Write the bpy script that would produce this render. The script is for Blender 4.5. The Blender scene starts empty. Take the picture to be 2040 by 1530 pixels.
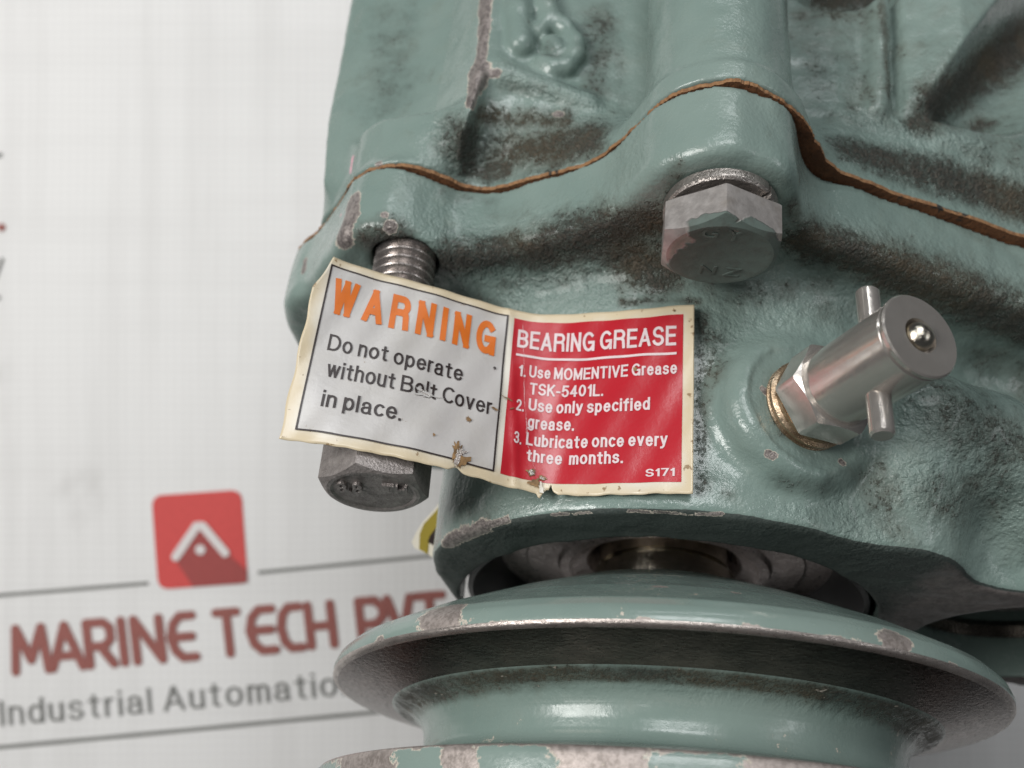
import bpy, bmesh, math, random
import numpy as np
from mathutils import Matrix, Vector
from mathutils.bvhtree import BVHTree

random.seed(7); rng = np.random.default_rng(11)
SC = bpy.context.scene
COL = SC.collection
R = math.radians

# ------------------------------------------------------------------ camera, world, lamps, exposure
# 1 unit = 10 cm.  World: x right, y away from the camera, z up.
cam = bpy.data.objects.new("camera", bpy.data.cameras.new("camera")); COL.objects.link(cam)
cam.rotation_euler = (R(90), 0, 0)
cam.data.sensor_width = 36.0; cam.data.lens = 36.0 * 2000 / 2040
cam.data.clip_start = 0.01; cam.data.clip_end = 100
cam.data.dof.use_dof = True; cam.data.dof.focus_distance = 1.18; cam.data.dof.aperture_fstop = 2.3
SC.camera = cam
SC.view_settings.view_transform = 'Standard'; SC.view_settings.look = 'None'
SC.view_settings.exposure = 0.0; SC.view_settings.gamma = 1.0
W = bpy.data.worlds.new("World"); SC.world = W; W.use_nodes = True
bg = W.node_tree.nodes["Background"]; bg.inputs[0].default_value = (0.92, 0.96, 1.0, 1); bg.inputs[1].default_value = 0.05

def lamp(name, loc, target, size, size_y, power, col):
    l = bpy.data.lights.new(name, 'AREA'); l.shape = 'RECTANGLE'; l.size = size; l.size_y = size_y
    l.energy = power; l.color = col
    o = bpy.data.objects.new(name, l); COL.objects.link(o); o.location = loc
    o.rotation_euler = (Vector(target) - Vector(loc)).to_track_quat('-Z', 'Y').to_euler()
    return o
lamp("window_light", (-3.8, -2.6, 1.3), (0.1, 2.0, -0.3), 2.4, 2.2, 285, (1.0, 0.985, 0.955))
lamp("ceiling_panel", (0.6, -3.6, 4.6), (0.1, 2.0, -0.5), 3.0, 2.0, 190, (0.98, 0.99, 1.0))
lamp("ceiling_tube", (0.6, 0.1, 3.3), (0.1, 1.4, 0.0), 2.2, 0.12, 14, (0.95, 0.98, 1.0))
lamp("side_tube", (2.7, -0.7, 0.35), (0.4, 1.3, -0.2), 0.20, 1.3, 8, (0.96, 0.98, 1.0))
lamp("front_fill", (-1.0, -3.2, 0.25), (0.2, 1.3, -0.2), 0.25, 0.6, 6, (1.0, 0.98, 0.95))  # fill lamp added out front to brighten the shaft and seal gap

# ------------------------------------------------------------------ frames
PITCH, ROLL = R(30.55), R(6.25)
AX, AY = 0.2656, 1.4797                      # the pulley axis in the machine's own upright frame
_f = np.array([0, math.cos(PITCH), math.sin(PITCH)]); _u = np.array([0, -math.sin(PITCH), math.cos(PITCH)]); _r = np.array([1., 0, 0])
RX = math.cos(ROLL) * _r + math.sin(ROLL) * _u; UX = -math.sin(ROLL) * _r + math.cos(ROLL) * _u; FX = _f
M3 = Matrix((RX, FX, UX))                    # machine frame -> world
ORG = np.array([-AX, -AY, 0.0])              # eye position in the machine frame (axis = z, x/y measured from the axis)
def ray(x, y): return ((x - 1020) * RX - (y - 765) * UX + 2000 * FX) / 2000.0
def atz(x, y, z): d = ray(x, y); return ORG + d * z / d[2]

# ------------------------------------------------------------------ object helpers
def link(name, me, mat=None, parent=None, smooth=None):
    o = bpy.data.objects.new(name, me); COL.objects.link(o)
    if mat is not None: me.materials.append(mat)
    if parent is not None: o.parent = parent
    if smooth is not None:
        me.polygons.foreach_set("use_smooth", [True] * len(me.polygons))
        if smooth < 180: me.set_sharp_from_angle(angle=R(smooth))
    return o
def pymesh(name, v, f, mat=None, parent=None, smooth=None):
    me = bpy.data.meshes.new(name); me.from_pydata([tuple(map(float, p)) for p in v], [], [tuple(map(int, q)) for q in f]); me.update()
    return link(name, me, mat, parent, smooth)
def empty(name, parent=None):
    o = bpy.data.objects.new(name, None); COL.objects.link(o); o.empty_display_size = 0.05; o.parent = parent; return o
def tag(o, label=None, cat=None, group=None, kind=None):
    for k, v in (("label", label), ("category", cat), ("group", group), ("kind", kind)):
        if v: o[k] = v
    return o
def attr(me, name, vals):
    a = me.attributes.new(name, 'FLOAT', 'POINT'); a.data.foreach_set("value", np.asarray(vals, np.float32))
def verts(me):
    a = np.empty(len(me.vertices) * 3, np.float32); me.vertices.foreach_get("co", a); return a.reshape(-1, 3)

def lathe(name, prof, mat, parent, n=192, smooth=35, org=(0, 0, 0), axis=None, close=False, wob=0.0):
    """prof: (r, z) list, turned about the axis through org."""
    P = np.array(prof, float); a = np.linspace(0, 2 * math.pi, n, endpoint=False)
    rr = P[:, 0][:, None] + (wob * np.sin(3 * a + 1.3)[None] if wob else 0)
    V = np.stack([rr * np.cos(a), rr * np.sin(a), np.repeat(P[:, 1][:, None], n, 1)], -1).reshape(-1, 3)
    if axis is not None:
        q = Vector((0, 0, 1)).rotation_difference(Vector(axis)).to_matrix(); V = V @ np.array(q).T
    V = V + np.array(org)
    F = []; m = len(P)
    for i in range(m - 1 + (1 if close else 0)):
        i2 = (i + 1) % m
        for j in range(n):
            j2 = (j + 1) % n; F.append((i * n + j, i * n + j2, i2 * n + j2, i2 * n + j))
    if not close:
        if P[0, 0] < 1e-3 or True:
            pass
    o = pymesh(name, V, F, mat, parent, smooth)
    bm = bmesh.new(); bm.from_mesh(o.data); bmesh.ops.remove_doubles(bm, verts=bm.verts, dist=1e-6)
    bmesh.ops.recalc_face_normals(bm, faces=bm.faces); bm.to_mesh(o.data); bm.free()
    if smooth is not None and smooth < 180: o.data.set_sharp_from_angle(angle=R(smooth))
    return o

# ------------------------------------------------------------------ node helpers
class G:
    def __init__(s, name):
        s.m = bpy.data.materials.new(name); s.m.use_nodes = True; s.t = s.m.node_tree
        s.b = s.t.nodes["Principled BSDF"]; s.tc = s.t.nodes.new("ShaderNodeTexCoord")
    def n(s, typ, **kw):
        x = s.t.nodes.new(typ)
        for k, v in kw.items(): setattr(x, k, v)
        return x
    def put(s, sock, v):
        if isinstance(v, bpy.types.NodeSocket): s.t.links.new(v, sock)
        elif isinstance(v, (tuple, list)) and len(v) == 3 and sock.type == 'RGBA': sock.default_value = (*v, 1)
        else: sock.default_value = v
    def noise(s, scale, detail=3, rough=0.6, vec=None, stretch=None, dist=0.0):
        x = s.n("ShaderNodeTexNoise"); x.inputs["Scale"].default_value = scale; x.inputs["Detail"].default_value = detail
        x.inputs["Roughness"].default_value = rough; x.inputs["Distortion"].default_value = dist
        v = vec or s.tc.outputs["Object"]
        if stretch:
            mp = s.n("ShaderNodeMapping"); mp.inputs["Scale"].default_value = stretch; s.t.links.new(v, mp.inputs[0]); v = mp.outputs[0]
        s.t.links.new(v, x.inputs["Vector"]); return x.outputs["Fac"]
    def attr(s, name):
        x = s.n("ShaderNodeAttribute"); x.attribute_name = name; return x.outputs["Fac"]
    def math(s, op, a, b=0.0, c=None):
        x = s.n("ShaderNodeMath", operation=op); s.put(x.inputs[0], a); s.put(x.inputs[1], b)
        if c is not None: s.put(x.inputs[2], c)
        return x.outputs[0]
    def ramp(s, v, lo, hi, a=0.0, b=1.0):
        x = s.n("ShaderNodeMapRange", interpolation_type='SMOOTHSTEP'); s.put(x.inputs[0], v)
        for i, q in zip((1, 2, 3, 4), (lo, hi, a, b)): s.put(x.inputs[i], q)
        return x.outputs[0]
    def mix(s, f, a, b):
        x = s.n("ShaderNodeMix", data_type='RGBA'); s.put(x.inputs[0], f); s.put(x.inputs[6], a); s.put(x.inputs[7], b); return x.outputs[2]
    def mixf(s, f, a, b):
        x = s.n("ShaderNodeMix", data_type='FLOAT'); s.put(x.inputs[0], f); s.put(x.inputs[2], a); s.put(x.inputs[3], b); return x.outputs[0]
    def bump(s, h, strength, dist, prev=None):
        x = s.n("ShaderNodeBump"); x.inputs["Strength"].default_value = strength; x.inputs["Distance"].default_value = dist
        s.put(x.inputs["Height"], h)
        if prev is not None: s.t.links.new(prev, x.inputs["Normal"])
        return x.outputs[0]
    def out(s, **kw):
        for k, v in kw.items(): s.put(s.b.inputs[k.replace("_", " ")], v)
        return s.m

TEAL_A, TEAL_B = (0.168, 0.230, 0.208), (0.206, 0.268, 0.243)
def paint_mat(name, grain=1.0, base_dirt=0.0, chip_wander=0.5, bare_a=(0.15, 0.13, 0.125), bare_b=(0.36, 0.32, 0.30)):
    g = G(name)
    n0, n1, n2, n3 = g.noise(5, 3), g.noise(28, 4), g.noise(95, 4, 0.65), g.noise(260, 3, 0.7)
    dirt_shade, chip, rough, mark = g.attr("dirt_shade"), g.attr("chip"), g.attr("rough"), g.attr("mark")
    grit = g.math('ADD', g.math('MULTIPLY', g.math('SUBTRACT', n2, 0.5), 1.3), g.math('MULTIPLY', g.math('SUBTRACT', n3, 0.5), 1.5))
    grit = g.math('ADD', grit, g.math('MULTIPLY', g.math('SUBTRACT', n1, 0.5), 1.0))
    dm = g.ramp(g.math('ADD', g.math('ADD', dirt_shade, base_dirt), g.math('MULTIPLY', grit, 1.15)), 0.62, 1.30)
    soft = g.ramp(g.math('ADD', dirt_shade, g.math('ADD', g.math('MULTIPLY', g.math('SUBTRACT', n1, 0.5), 0.8), g.math('MULTIPLY', g.math('SUBTRACT', n2, 0.5), 0.5))), 0.10, 1.0)
    spk = g.ramp(g.math('ADD', g.math('MULTIPLY', n2, 0.55), g.math('MULTIPLY', n1, 0.45)), 0.655, 0.685)
    col = g.mix(g.ramp(n0, 0.3, 0.7), TEAL_A, TEAL_B)
    col = g.mix(g.math('MULTIPLY', g.ramp(n1, 0.5, 0.8), 0.25), col, (0.17, 0.20, 0.165))
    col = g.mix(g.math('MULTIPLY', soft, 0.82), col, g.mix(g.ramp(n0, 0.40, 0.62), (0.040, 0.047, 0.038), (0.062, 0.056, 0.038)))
    dcol = g.mix(g.ramp(n3, 0.35, 0.65), (0.016, 0.014, 0.011), (0.075, 0.064, 0.050))
    dcol = g.mix(g.math('MULTIPLY', g.ramp(n0, 0.48, 0.62), 0.45), dcol, (0.10, 0.066, 0.03))
    col = g.mix(g.math('MULTIPLY', dm, 0.85), col, dcol)
    col = g.mix(g.math('MULTIPLY', spk, 0.8), col, (0.03, 0.028, 0.024))
    cs = g.math('ADD', chip, g.math('ADD', g.math('MULTIPLY', grit, 0.36), g.math('MULTIPLY', g.math('SUBTRACT', n1, 0.5), chip_wander)))
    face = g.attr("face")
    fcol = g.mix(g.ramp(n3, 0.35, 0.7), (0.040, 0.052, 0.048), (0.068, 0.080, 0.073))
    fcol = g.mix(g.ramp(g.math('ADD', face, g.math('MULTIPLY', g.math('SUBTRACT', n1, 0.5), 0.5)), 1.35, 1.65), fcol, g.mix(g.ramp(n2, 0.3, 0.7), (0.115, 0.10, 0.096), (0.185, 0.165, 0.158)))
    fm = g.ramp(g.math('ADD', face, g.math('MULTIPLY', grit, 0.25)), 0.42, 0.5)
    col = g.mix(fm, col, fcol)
    edge, bare = g.ramp(cs, 0.44, 0.47), g.ramp(cs, 0.53, 0.55)
    col = g.mix(edge, col, (0.52, 0.47, 0.40))
    bcol = g.mix(g.ramp(g.math('ADD', g.math('MULTIPLY', n2, 0.5), g.math('MULTIPLY', n3, 0.5)), 0.40, 0.60), bare_a, bare_b)
    col = g.mix(bare, col, bcol)
    mk = g.ramp(g.math('ADD', mark, g.math('MULTIPLY', grit, 0.3)), 0.5, 0.55)
    col = g.mix(mk, col, (0.75, 0.33, 0.42))
    rgh = g.mixf(dm, g.mixf(g.ramp(n1, 0.3, 0.7), 0.16, 0.32), 0.52)
    rgh = g.mixf(bare, g.mixf(fm, rgh, 0.6), 0.5)
    # relief: orange peel everywhere, cast grit where the skin is rough, paint edge at the chips
    h1 = g.math('MULTIPLY', g.noise(70, 2, 0.5), g.math('ADD', 0.22, g.math('MULTIPLY', rough, 1.5)))
    h2 = g.math('MULTIPLY', n2, g.math('ADD', 0.10, g.math('ADD', g.math('MULTIPLY', rough, 0.5), g.math('MULTIPLY', dm, 0.35))))
    h3 = g.math('MULTIPLY', n3, g.math('ADD', g.math('MULTIPLY', g.math('ADD', dm, rough), 0.45), g.math('MULTIPLY', bare, 0.35)))
    h = g.math('ADD', g.math('ADD', h1, h2), g.math('SUBTRACT', h3, g.math('MULTIPLY', bare, 0.45)))
    nrm = g.bump(h, 1.0, 0.0038 * grain)
    nrm = g.bump(g.math('MULTIPLY', g.noise(210, 2, 0.6), g.math('ADD', 0.42, g.math('MULTIPLY', rough, 1.5))), 1.0, 0.0016 * grain, nrm)
    return g.out(Base_Color=col, Roughness=rgh, Metallic=g.math('MULTIPLY', bare, 0.55), Normal=nrm, Coat_Weight=g.math('MULTIPLY', g.math('SUBTRACT', 1.0, dm), 0.12), Coat_Roughness=0.10, Specular_IOR_Level=0.42)

def metal_mat(name, c1, c2, rough=0.34, metallic=0.9, scale=40, stretch=None, bump=0.0015, spots=None, fine=0.25):
    g = G(name)
    a, b = g.noise(scale, 4, 0.6, stretch=stretch), g.noise(scale * 5, 3, 0.65, stretch=stretch)
    col = g.mix(g.ramp(a, 0.3, 0.7), c1, c2)
    col = g.mix(g.math('MULTIPLY', g.ramp(b, 0.45, 0.75), fine), col, tuple(x * 0.35 for x in c1))
    if spots:
        col = g.mix(g.math('MULTIPLY', g.ramp(g.noise(scale * 0.8, 3), 0.60, 0.74), 0.8), col, spots)
    return g.out(Base_Color=col, Roughness=g.mixf(g.ramp(b, 0.3, 0.7), rough * 0.75, rough * 1.3), Metallic=metallic, Normal=g.bump(b, 0.7, bump))
def flat_mat(name, col, rough=0.45, var=0.10, scale=60):
    g = G(name); n = g.noise(scale, 3)
    return g.out(Base_Color=g.mix(g.ramp(n, 0.3, 0.7), tuple(c * (1 - var) for c in col), tuple(min(1, c * (1 + var)) for c in col)), Roughness=rough)

M_PAINT = paint_mat("cast_paint"); M_PULLEY = paint_mat("pulley_paint", 0.30, 0.0, 1.9, (0.27, 0.235, 0.215), (0.44, 0.385, 0.36))
M_STEEL = metal_mat("bright_steel", (0.57, 0.53, 0.49), (0.63, 0.59, 0.55), 0.21, 0.80, 14, None, 0.0002, None, 0.05)
M_ZINC = metal_mat("grey_bolt_steel", (0.24, 0.215, 0.205), (0.40, 0.36, 0.34), 0.40, 0.75, 45, None, 0.003, (0.13, 0.10, 0.07))
M_WASH = metal_mat("washer_steel", (0.34, 0.31, 0.29), (0.50, 0.46, 0.43), 0.33, 0.85, 50, None, 0.002)
M_BLACKBOLT = metal_mat("dark_bolt_steel", (0.23, 0.205, 0.195), (0.38, 0.345, 0.33), 0.36, 0.5, 60, None, 0.0022)
M_WARM = metal_mat("warm_stained_steel", (0.34, 0.24, 0.15), (0.52, 0.40, 0.28), 0.3, 0.85, 40, None, 0.001)
M_OLD = metal_mat("dark_oily_steel", (0.045, 0.038, 0.03), (0.10, 0.085, 0.07), 0.25, 0.8, 40, None, 0.0006)
M_THREAD = metal_mat("thread_steel", (0.30, 0.27, 0.255), (0.44, 0.40, 0.38), 0.28, 0.8, 60, None, 0.0004)
M_GROOVE = metal_mat("worn_groove_steel", (0.070, 0.046, 0.037), (0.140, 0.098, 0.082), 0.22, 1.0, 26, (1, 1, 6), 0.0008, (0.10, 0.075, 0.06))
M_RIM = metal_mat("bare_rim_steel", (0.40, 0.35, 0.325), (0.60, 0.54, 0.50), 0.32, 0.85, 30, (1, 1, 5), 0.001)
M_SHAFT = metal_mat("oily_shaft_steel", (0.58, 0.53, 0.44), (0.74, 0.69, 0.60), 0.13, 1.0, 30, (1, 1, 8), 0.0005, (0.06, 0.03, 0.012))
M_SEAL = metal_mat("seal_plate_steel", (0.50, 0.43, 0.415), (0.64, 0.56, 0.54), 0.30, 0.5, 18, None, 0.0012)
M_BLACK = flat_mat("black_rubber", (0.018, 0.017, 0.018), 0.4)
M_GASKET = None
def gasket_mat():
    g = G("brown_gasket_paper"); a, b = g.noise(25, 4), g.noise(150, 3)
    col = g.mix(g.ramp(a, 0.35, 0.65), (0.10, 0.036, 0.012), (0.17, 0.066, 0.024))
    col = g.mix(g.math('MULTIPLY', g.ramp(b, 0.5, 0.75), 0.5), col, (0.05, 0.025, 0.012))
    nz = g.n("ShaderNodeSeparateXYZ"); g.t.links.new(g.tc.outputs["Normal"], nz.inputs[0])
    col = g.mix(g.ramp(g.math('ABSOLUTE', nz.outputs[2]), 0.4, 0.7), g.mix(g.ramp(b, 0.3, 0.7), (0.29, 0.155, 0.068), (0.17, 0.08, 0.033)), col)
    col = g.mix(g.ramp(g.math('ADD', g.noise(16, 2), g.math('MULTIPLY', g.math('SUBTRACT', b, 0.5), 0.35)), 0.66, 0.70), col, (0.022, 0.02, 0.017))
    return g.out(Base_Color=col, Roughness=0.75, Normal=g.bump(b, 0.8, 0.004))
M_GASKET = gasket_mat()

# ------------------------------------------------------------------ the machine
machine = empty("compressor"); machine.matrix_world = Matrix.Translation(M3 @ Vector((AX, AY, 0))) @ M3.to_4x4()
tag(machine, "green painted cast iron compressor with bolted cover, grease fitting and belt pulley", "compressor")

ZF, ZU, ZG = 0.493, 0.84, 0.948              # end face, underside of the flange, gasket plane

# -- plan outlines
def spline(P, n=8, closed=True):
    P = np.array(P, float); m = len(P); out = []
    for i in range(m):
        a, b, c, d = P[(i - 1) % m], P[i], P[(i + 1) % m], P[(i + 2) % m]
        for t in np.linspace(0, 1, n, endpoint=False):
            out.append(0.5 * (2 * b + (c - a) * t + (2 * a - 5 * b + 4 * c - d) * t * t + (3 * b - a - 3 * c + d) * t ** 3))
    return np.array(out)
FAR = [(0.500, -0.405), (0.575, -0.395), (0.640, -0.340), (0.655, -0.260), (0.615, -0.170), (0.55, 0.0), (0.53, 0.25), (0.30, 0.48), (-0.1, 0.55), (-0.45, 0.38), (-0.58, 0.10), (-0.622, -0.10)]
GAS = [(-0.628, -0.190), (-0.613, -0.228), (-0.593, -0.252), (-0.574, -0.283), (-0.552, -0.325), (-0.524, -0.383), (-0.514, -0.395), (-0.490, -0.415), (-0.457, -0.427), (-0.426, -0.427),
       (-0.395, -0.415), (-0.370, -0.403), (-0.338, -0.399), (-0.303, -0.411), (-0.269, -0.432), (-0.229, -0.453), (-0.191, -0.478), (-0.168, -0.506),
       (-0.153, -0.536), (-0.138, -0.564), (-0.126, -0.586), (-0.108, -0.605), (-0.086, -0.621), (-0.058, -0.634), (-0.035, -0.640), (-0.010, -0.635), (0.018, -0.622),
       (0.041, -0.608), (0.062, -0.590), (0.083, -0.562), (0.102, -0.534), (0.123, -0.511), (0.152, -0.502), (0.228, -0.478), (0.306, -0.456), (0.419, -0.422)] + FAR
covpx = [(790, 336), (835, 347), (880, 365), (915, 378), (960, 383), (1010, 379), (1060, 362), (1120, 346), (1180, 324), (1220, 298), (1250, 267), (1280, 237), (1305, 214), (1340, 195),
         (1380, 180), (1430, 170), (1470, 171), (1510, 186), (1550, 204), (1573, 222), (1584, 250), (1590, 285), (1600, 318), (1622, 345), (1650, 360), (1700, 371), (1800, 408), (1900, 444), (2040, 492)]
COV = GAS[:8] + [tuple(atz(x, y, ZG)[:2]) for x, y in covpx] + FAR
BODY = [(-0.60, 0.40), (-0.598, -0.10), (-0.588, -0.325), (-0.565, -0.340), (-0.480, -0.362), (-0.420, -0.396), (-0.384, -0.440), (-0.362, -0.466), (-0.342, -0.462), (-0.31, -0.450), (-0.15, -0.446), (0.06, -0.462),
        (0.15, -0.476), (0.20, -0.474), (0.30, -0.470), (0.42, -0.455), (0.60, -0.42), (0.66, -0.30), (0.62, 0.40)]
GUP = [(-0.592, 0.30), (-0.592, 0.10), (-0.590, -0.10), (-0.586, -0.22), (-0.578, -0.282), (-0.552, -0.325)] + GAS[5:-12] + FAR[:7] + [(0.2, 0.5), (-0.3, 0.5)]
GASs, COVs, GUPs = spline(GAS, 6), spline(COV, 6), spline(GUP, 6)

def poly_sdf(P, X, Y):
    d = np.full(X.shape, 1e9, np.float32); ins = np.zeros(X.shape, bool); m = len(P)
    for i in range(m):
        ax, ay = P[i]; bx, by = P[(i + 1) % m]; ex, ey = bx - ax, by - ay
        t = np.clip(((X - ax) * ex + (Y - ay) * ey) / (ex * ex + ey * ey + 1e-12), 0, 1)
        d = np.minimum(d, (X - ax - t * ex) ** 2 + (Y - ay - t * ey) ** 2)
        if ay != by:
            ins ^= ((Y >= ay) != (Y >= by)) & (X < ax + (Y - ay) * ex / ey)
    d = np.sqrt(d); return np.where(ins, -d, d).astype(np.float32)

def smin(a, b, k):
    h = np.clip(0.5 + 0.5 * (b - a) / k, 0, 1); return b + (a - b) * h - k * h * (1 - h)
def smax(a, b, k): return -smin(-a, -b, k)
def sstep(x): x = np.clip(x, 0, 1); return x * x * (3 - 2 * x)

def lumps(shape, h, size, amp):
    """smooth random field on the grid, features of about `size`."""
    cs = [max(4, int(s * h / size) + 4) for s in shape]; g = rng.standard_normal(cs).astype(np.float32)
    for ax, s in enumerate(shape):
        t = np.linspace(1, cs[ax] - 3.001, s); i = t.astype(int); f = sstep(t - i)
        Wm = np.zeros((s, cs[ax]), np.float32); Wm[np.arange(s), i] = 1 - f; Wm[np.arange(s), i + 1] = f
        g = np.moveaxis(np.tensordot(Wm, g, (1, ax)), 0, ax)
    return g * amp

def surface_nets(F, org, h):
    ins = F < 0; c = np.zeros(tuple(s - 1 for s in F.shape), np.int8)
    offs = [(i, j, k) for i in (0, 1) for j in (0, 1) for k in (0, 1)]
    nx, ny, nz = c.shape
    for i, j, k in offs: c += ins[i:i + nx, j:j + ny, k:k + nz]
    act = (c > 0) & (c < 8); idx = np.argwhere(act); num = np.full(c.shape, -1, np.int64); num[act] = np.arange(len(idx))
    P = np.zeros((len(idx), 3)); N = np.zeros(len(idx))
    for a in offs:
        for ax in range(3):
            if a[ax]: continue
            b = list(a); b[ax] = 1
            va = F[tuple((idx + a).T)]; vb = F[tuple((idx + b).T)]; cr = (va < 0) != (vb < 0)
            t = np.where(cr, va / np.where(cr, va - vb, 1), 0)
            p = idx + np.array(a); p = p.astype(float); p[:, ax] += t
            P += p * cr[:, None]; N += cr
    P = P / N[:, None] * h + np.array(org)
    Q = []
    for ax in range(3):
        s1 = [slice(None)] * 3; s2 = [slice(None)] * 3; s1[ax] = slice(0, -1); s2[ax] = slice(1, None)
        a, b = ins[tuple(s1)], ins[tuple(s2)]; u, w = [x for x in range(3) if x != ax]
        e = np.argwhere(a != b); e = e[(e[:, u] > 0) & (e[:, w] > 0) & (e[:, u] < F.shape[u] - 1) & (e[:, w] < F.shape[w] - 1)]
        sgn = a[tuple(e.T)]; du = np.zeros(3, int); dw = np.zeros(3, int); du[u] = 1; dw[w] = 1
        q = np.stack([num[tuple((e - du - dw).T)], num[tuple((e - dw).T)], num[tuple(e.T)], num[tuple((e - du).T)]], 1)
        flip = sgn if ax != 1 else ~sgn
        q[~flip] = q[~flip][:, ::-1]; Q.append(q)
    return P, np.concatenate(Q)

def mesh_np(name, V, F, mat, parent):
    me = bpy.data.meshes.new(name); me.vertices.add(len(V)); me.vertices.foreach_set("co", V.astype(np.float32).ravel())
    me.loops.add(F.size); me.loops.foreach_set("vertex_index", F.astype(np.int32).ravel())
    me.polygons.add(len(F)); me.polygons.foreach_set("loop_start", np.arange(0, F.size, 4, dtype=np.int32))
    me.update(calc_edges=True); me.validate()
    return link(name, me, mat, parent, 180)

def capsule(X, Y, Z, a, b):
    a, b = np.array(a, float), np.array(b, float); e = b - a
    t = np.clip(((X - a[0]) * e[0] + (Y - a[1]) * e[1] + (Z - a[2]) * e[2]) / (e @ e + 1e-12), 0, 1)
    return np.sqrt((X - a[0] - t * e[0]) ** 2 + (Y - a[1] - t * e[1]) ** 2 + (Z - a[2] - t * e[2]) ** 2)

H = 0.0045
def grid(lo, hi):
    n = [int(round((b - a) / H)) + 1 for a, b in zip(lo, hi)]
    ax = [(lo[i] + H * np.arange(n[i])).astype(np.float32) for i in range(3)]
    return ax[0][:, None, None], ax[1][None, :, None], ax[2][None, None, :], n

# grease fitting axis, shared with its boss on the cover
G_TOP = ORG + ray(1835, 668) * 1.08
G_AX = np.array([math.cos(R(-70)), math.sin(R(-70)), -0.03]); G_AX /= np.linalg.norm(G_AX)
G_LEN = 0.205; G_BASE = G_TOP - G_AX * G_LEN
BOLT_F = np.array([-0.035, -0.540]); BOLT_L = np.array([-0.432, -0.354])

# -- bearing cover: snout, flange with bolt lugs, arm to the second bore, fitting boss
lo, hi = (-0.67, -0.72, 0.47), (0.80, 0.30, 0.958)
X, Y, Z, n = grid(lo, hi)
X2, Y2 = X[:, :, 0], Y[:, :, 0]; XX, YY = np.broadcast_arrays(X2, Y2)
dC = poly_sdf(COVs, XX, YY)[:, :, None]
rho = np.sqrt(X * X + Y * Y)
rs = 0.3950 + 0.1 * (Z - 0.51)
arm = np.maximum(np.maximum(-0.248 - Y + 0.0 * Z, 0.16 - X), Y - 0.150)
sn = smin(rho - rs, arm + 0 * Z, 0.11)
px = lambda x, y, d: ORG + ray(x, y) * d
# swellings on the arm wall
sn = smin(sn, capsule(X, Y, Z, px(1845, 830, 1.30), px(1800, 1080, 1.30)) - 0.055, 0.10)
sn = smin(sn, capsule(X, Y, Z, px(1990, 880, 1.33), px(2080, 1000, 1.33)) - 0.055, 0.10)
pad_r = np.sqrt(np.maximum((X - G_BASE[0]) ** 2 + (Y - G_BASE[1]) ** 2 + (Z - G_BASE[2]) ** 2 - ((X - G_BASE[0]) * G_AX[0] + (Y - G_BASE[1]) * G_AX[1] + (Z - G_BASE[2]) * G_AX[2]) ** 2, 0))
pad_h = (X - G_BASE[0]) * G_AX[0] + (Y - G_BASE[1]) * G_AX[1] + (Z - G_BASE[2]) * G_AX[2]
pad = smax(smax(pad_r - 0.104, pad_h - 0.012, 0.034), -pad_h - 0.16, 0.02)
pad = smax(pad, -np.maximum(pad_r - 0.080, 0.007 - pad_h), 0.006)
sn = smin(sn, pad, 0.022)
fl = smax(dC + 0 * Z, ZU - Z, 0.024)
sn = smax(sn, -0.352 - X + 0 * Z, 0.03)
sn = smax(sn, (-(X + 0.352) * 0.955 + (Y + 0.085) * 0.297) + 0 * Z, 0.02)
d = smin(sn, fl, 0.055)
d = smax(d, ZF - Z, 0.010)
d = d + lumps(n, H, 0.045, 0.0009) + lumps(n, H, 0.02, 0.0005)
lug = np.sqrt((X - BOLT_F[0]) ** 2 + (Y - BOLT_F[1]) ** 2)
d = np.where((lug < 0.085) & (Z > ZU - 0.02), np.maximum(d, ZU - Z), d)          # spot face under the front bolt
d = np.maximum(d, Z - ZG)
d = smax(d, -np.maximum(rho - 0.309, Z - 0.64), 0.006)                            # bearing bore
d = smax(d, -np.maximum(np.sqrt((X - 0.535) ** 2 + (Y + 0.045) ** 2) - 0.172, Z - 0.74), 0.008)
d = smax(d, -np.maximum(np.sqrt((X - BOLT_L[0]) ** 2 + (Y - BOLT_L[1]) ** 2) - 0.047, Z - 0.93), 0.008)
V, Q = surface_nets(d, lo, H)
cover = mesh_np("bearing_cover", V, Q, M_PAINT, machine)
cover_V, cover_Q = V, Q

# -- crankcase above the gasket
lo, hi = (-0.67, -0.72, 0.94), (0.80, 0.30, 1.62)
X, Y, Z, n = grid(lo, hi); XX, YY = np.broadcast_arrays(X[:, :, 0], Y[:, :, 0])
dG = poly_sdf(GUPs, XX, YY)[:, :, None] + 0.006
dB = poly_sdf(np.array(BODY), XX, YY)[:, :, None]; dB = dB - 0.004 - np.where(Z < 1.1, 0.13, 0.05) * (Z - 1.1) * sstep((-0.44 - X) / 0.10)
lf = sstep((X + 0.36) / 0.03 + 0.5)                                              # 0 on the left wall, 1 on the front
z0_ = 0.962 + 0.026 * lf; z1_ = 0.995 + lf * (0.083 + 0.20 * np.clip(-0.15 - X, 0, 0.22))
t = np.clip((Z - z0_) / (z1_ - z0_), 0, 1)
d = dG * (1 - t) + dB * t
LUGP = [(-0.560, -0.20), (-0.560, -0.290), (-0.547, -0.328), (-0.524, -0.385), (-0.512, -0.398), (-0.490, -0.417), (-0.457, -0.431), (-0.42, -0.443), (-0.385, -0.455), (-0.364, -0.462), (-0.350, -0.44), (-0.350, -0.20)]
tl = np.clip((Z - 0.962) / 0.075, 0, 1)
lugL = smax(dG * (1 - tl) + poly_sdf(np.array(LUGP), XX, YY)[:, :, None] * tl, Z - 1.050, 0.012)
lugL = smax(lugL, X + 0.360 + (1.045 - Z) * 0.42 + 0 * Y, 0.012)
d = smin(d, lugL, 0.026)
colm = np.sqrt((X + 0.035) ** 2 + (Y + 0.538) ** 2) - 0.096 + 0 * Z
d = smin(d, colm, 0.022)
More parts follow.
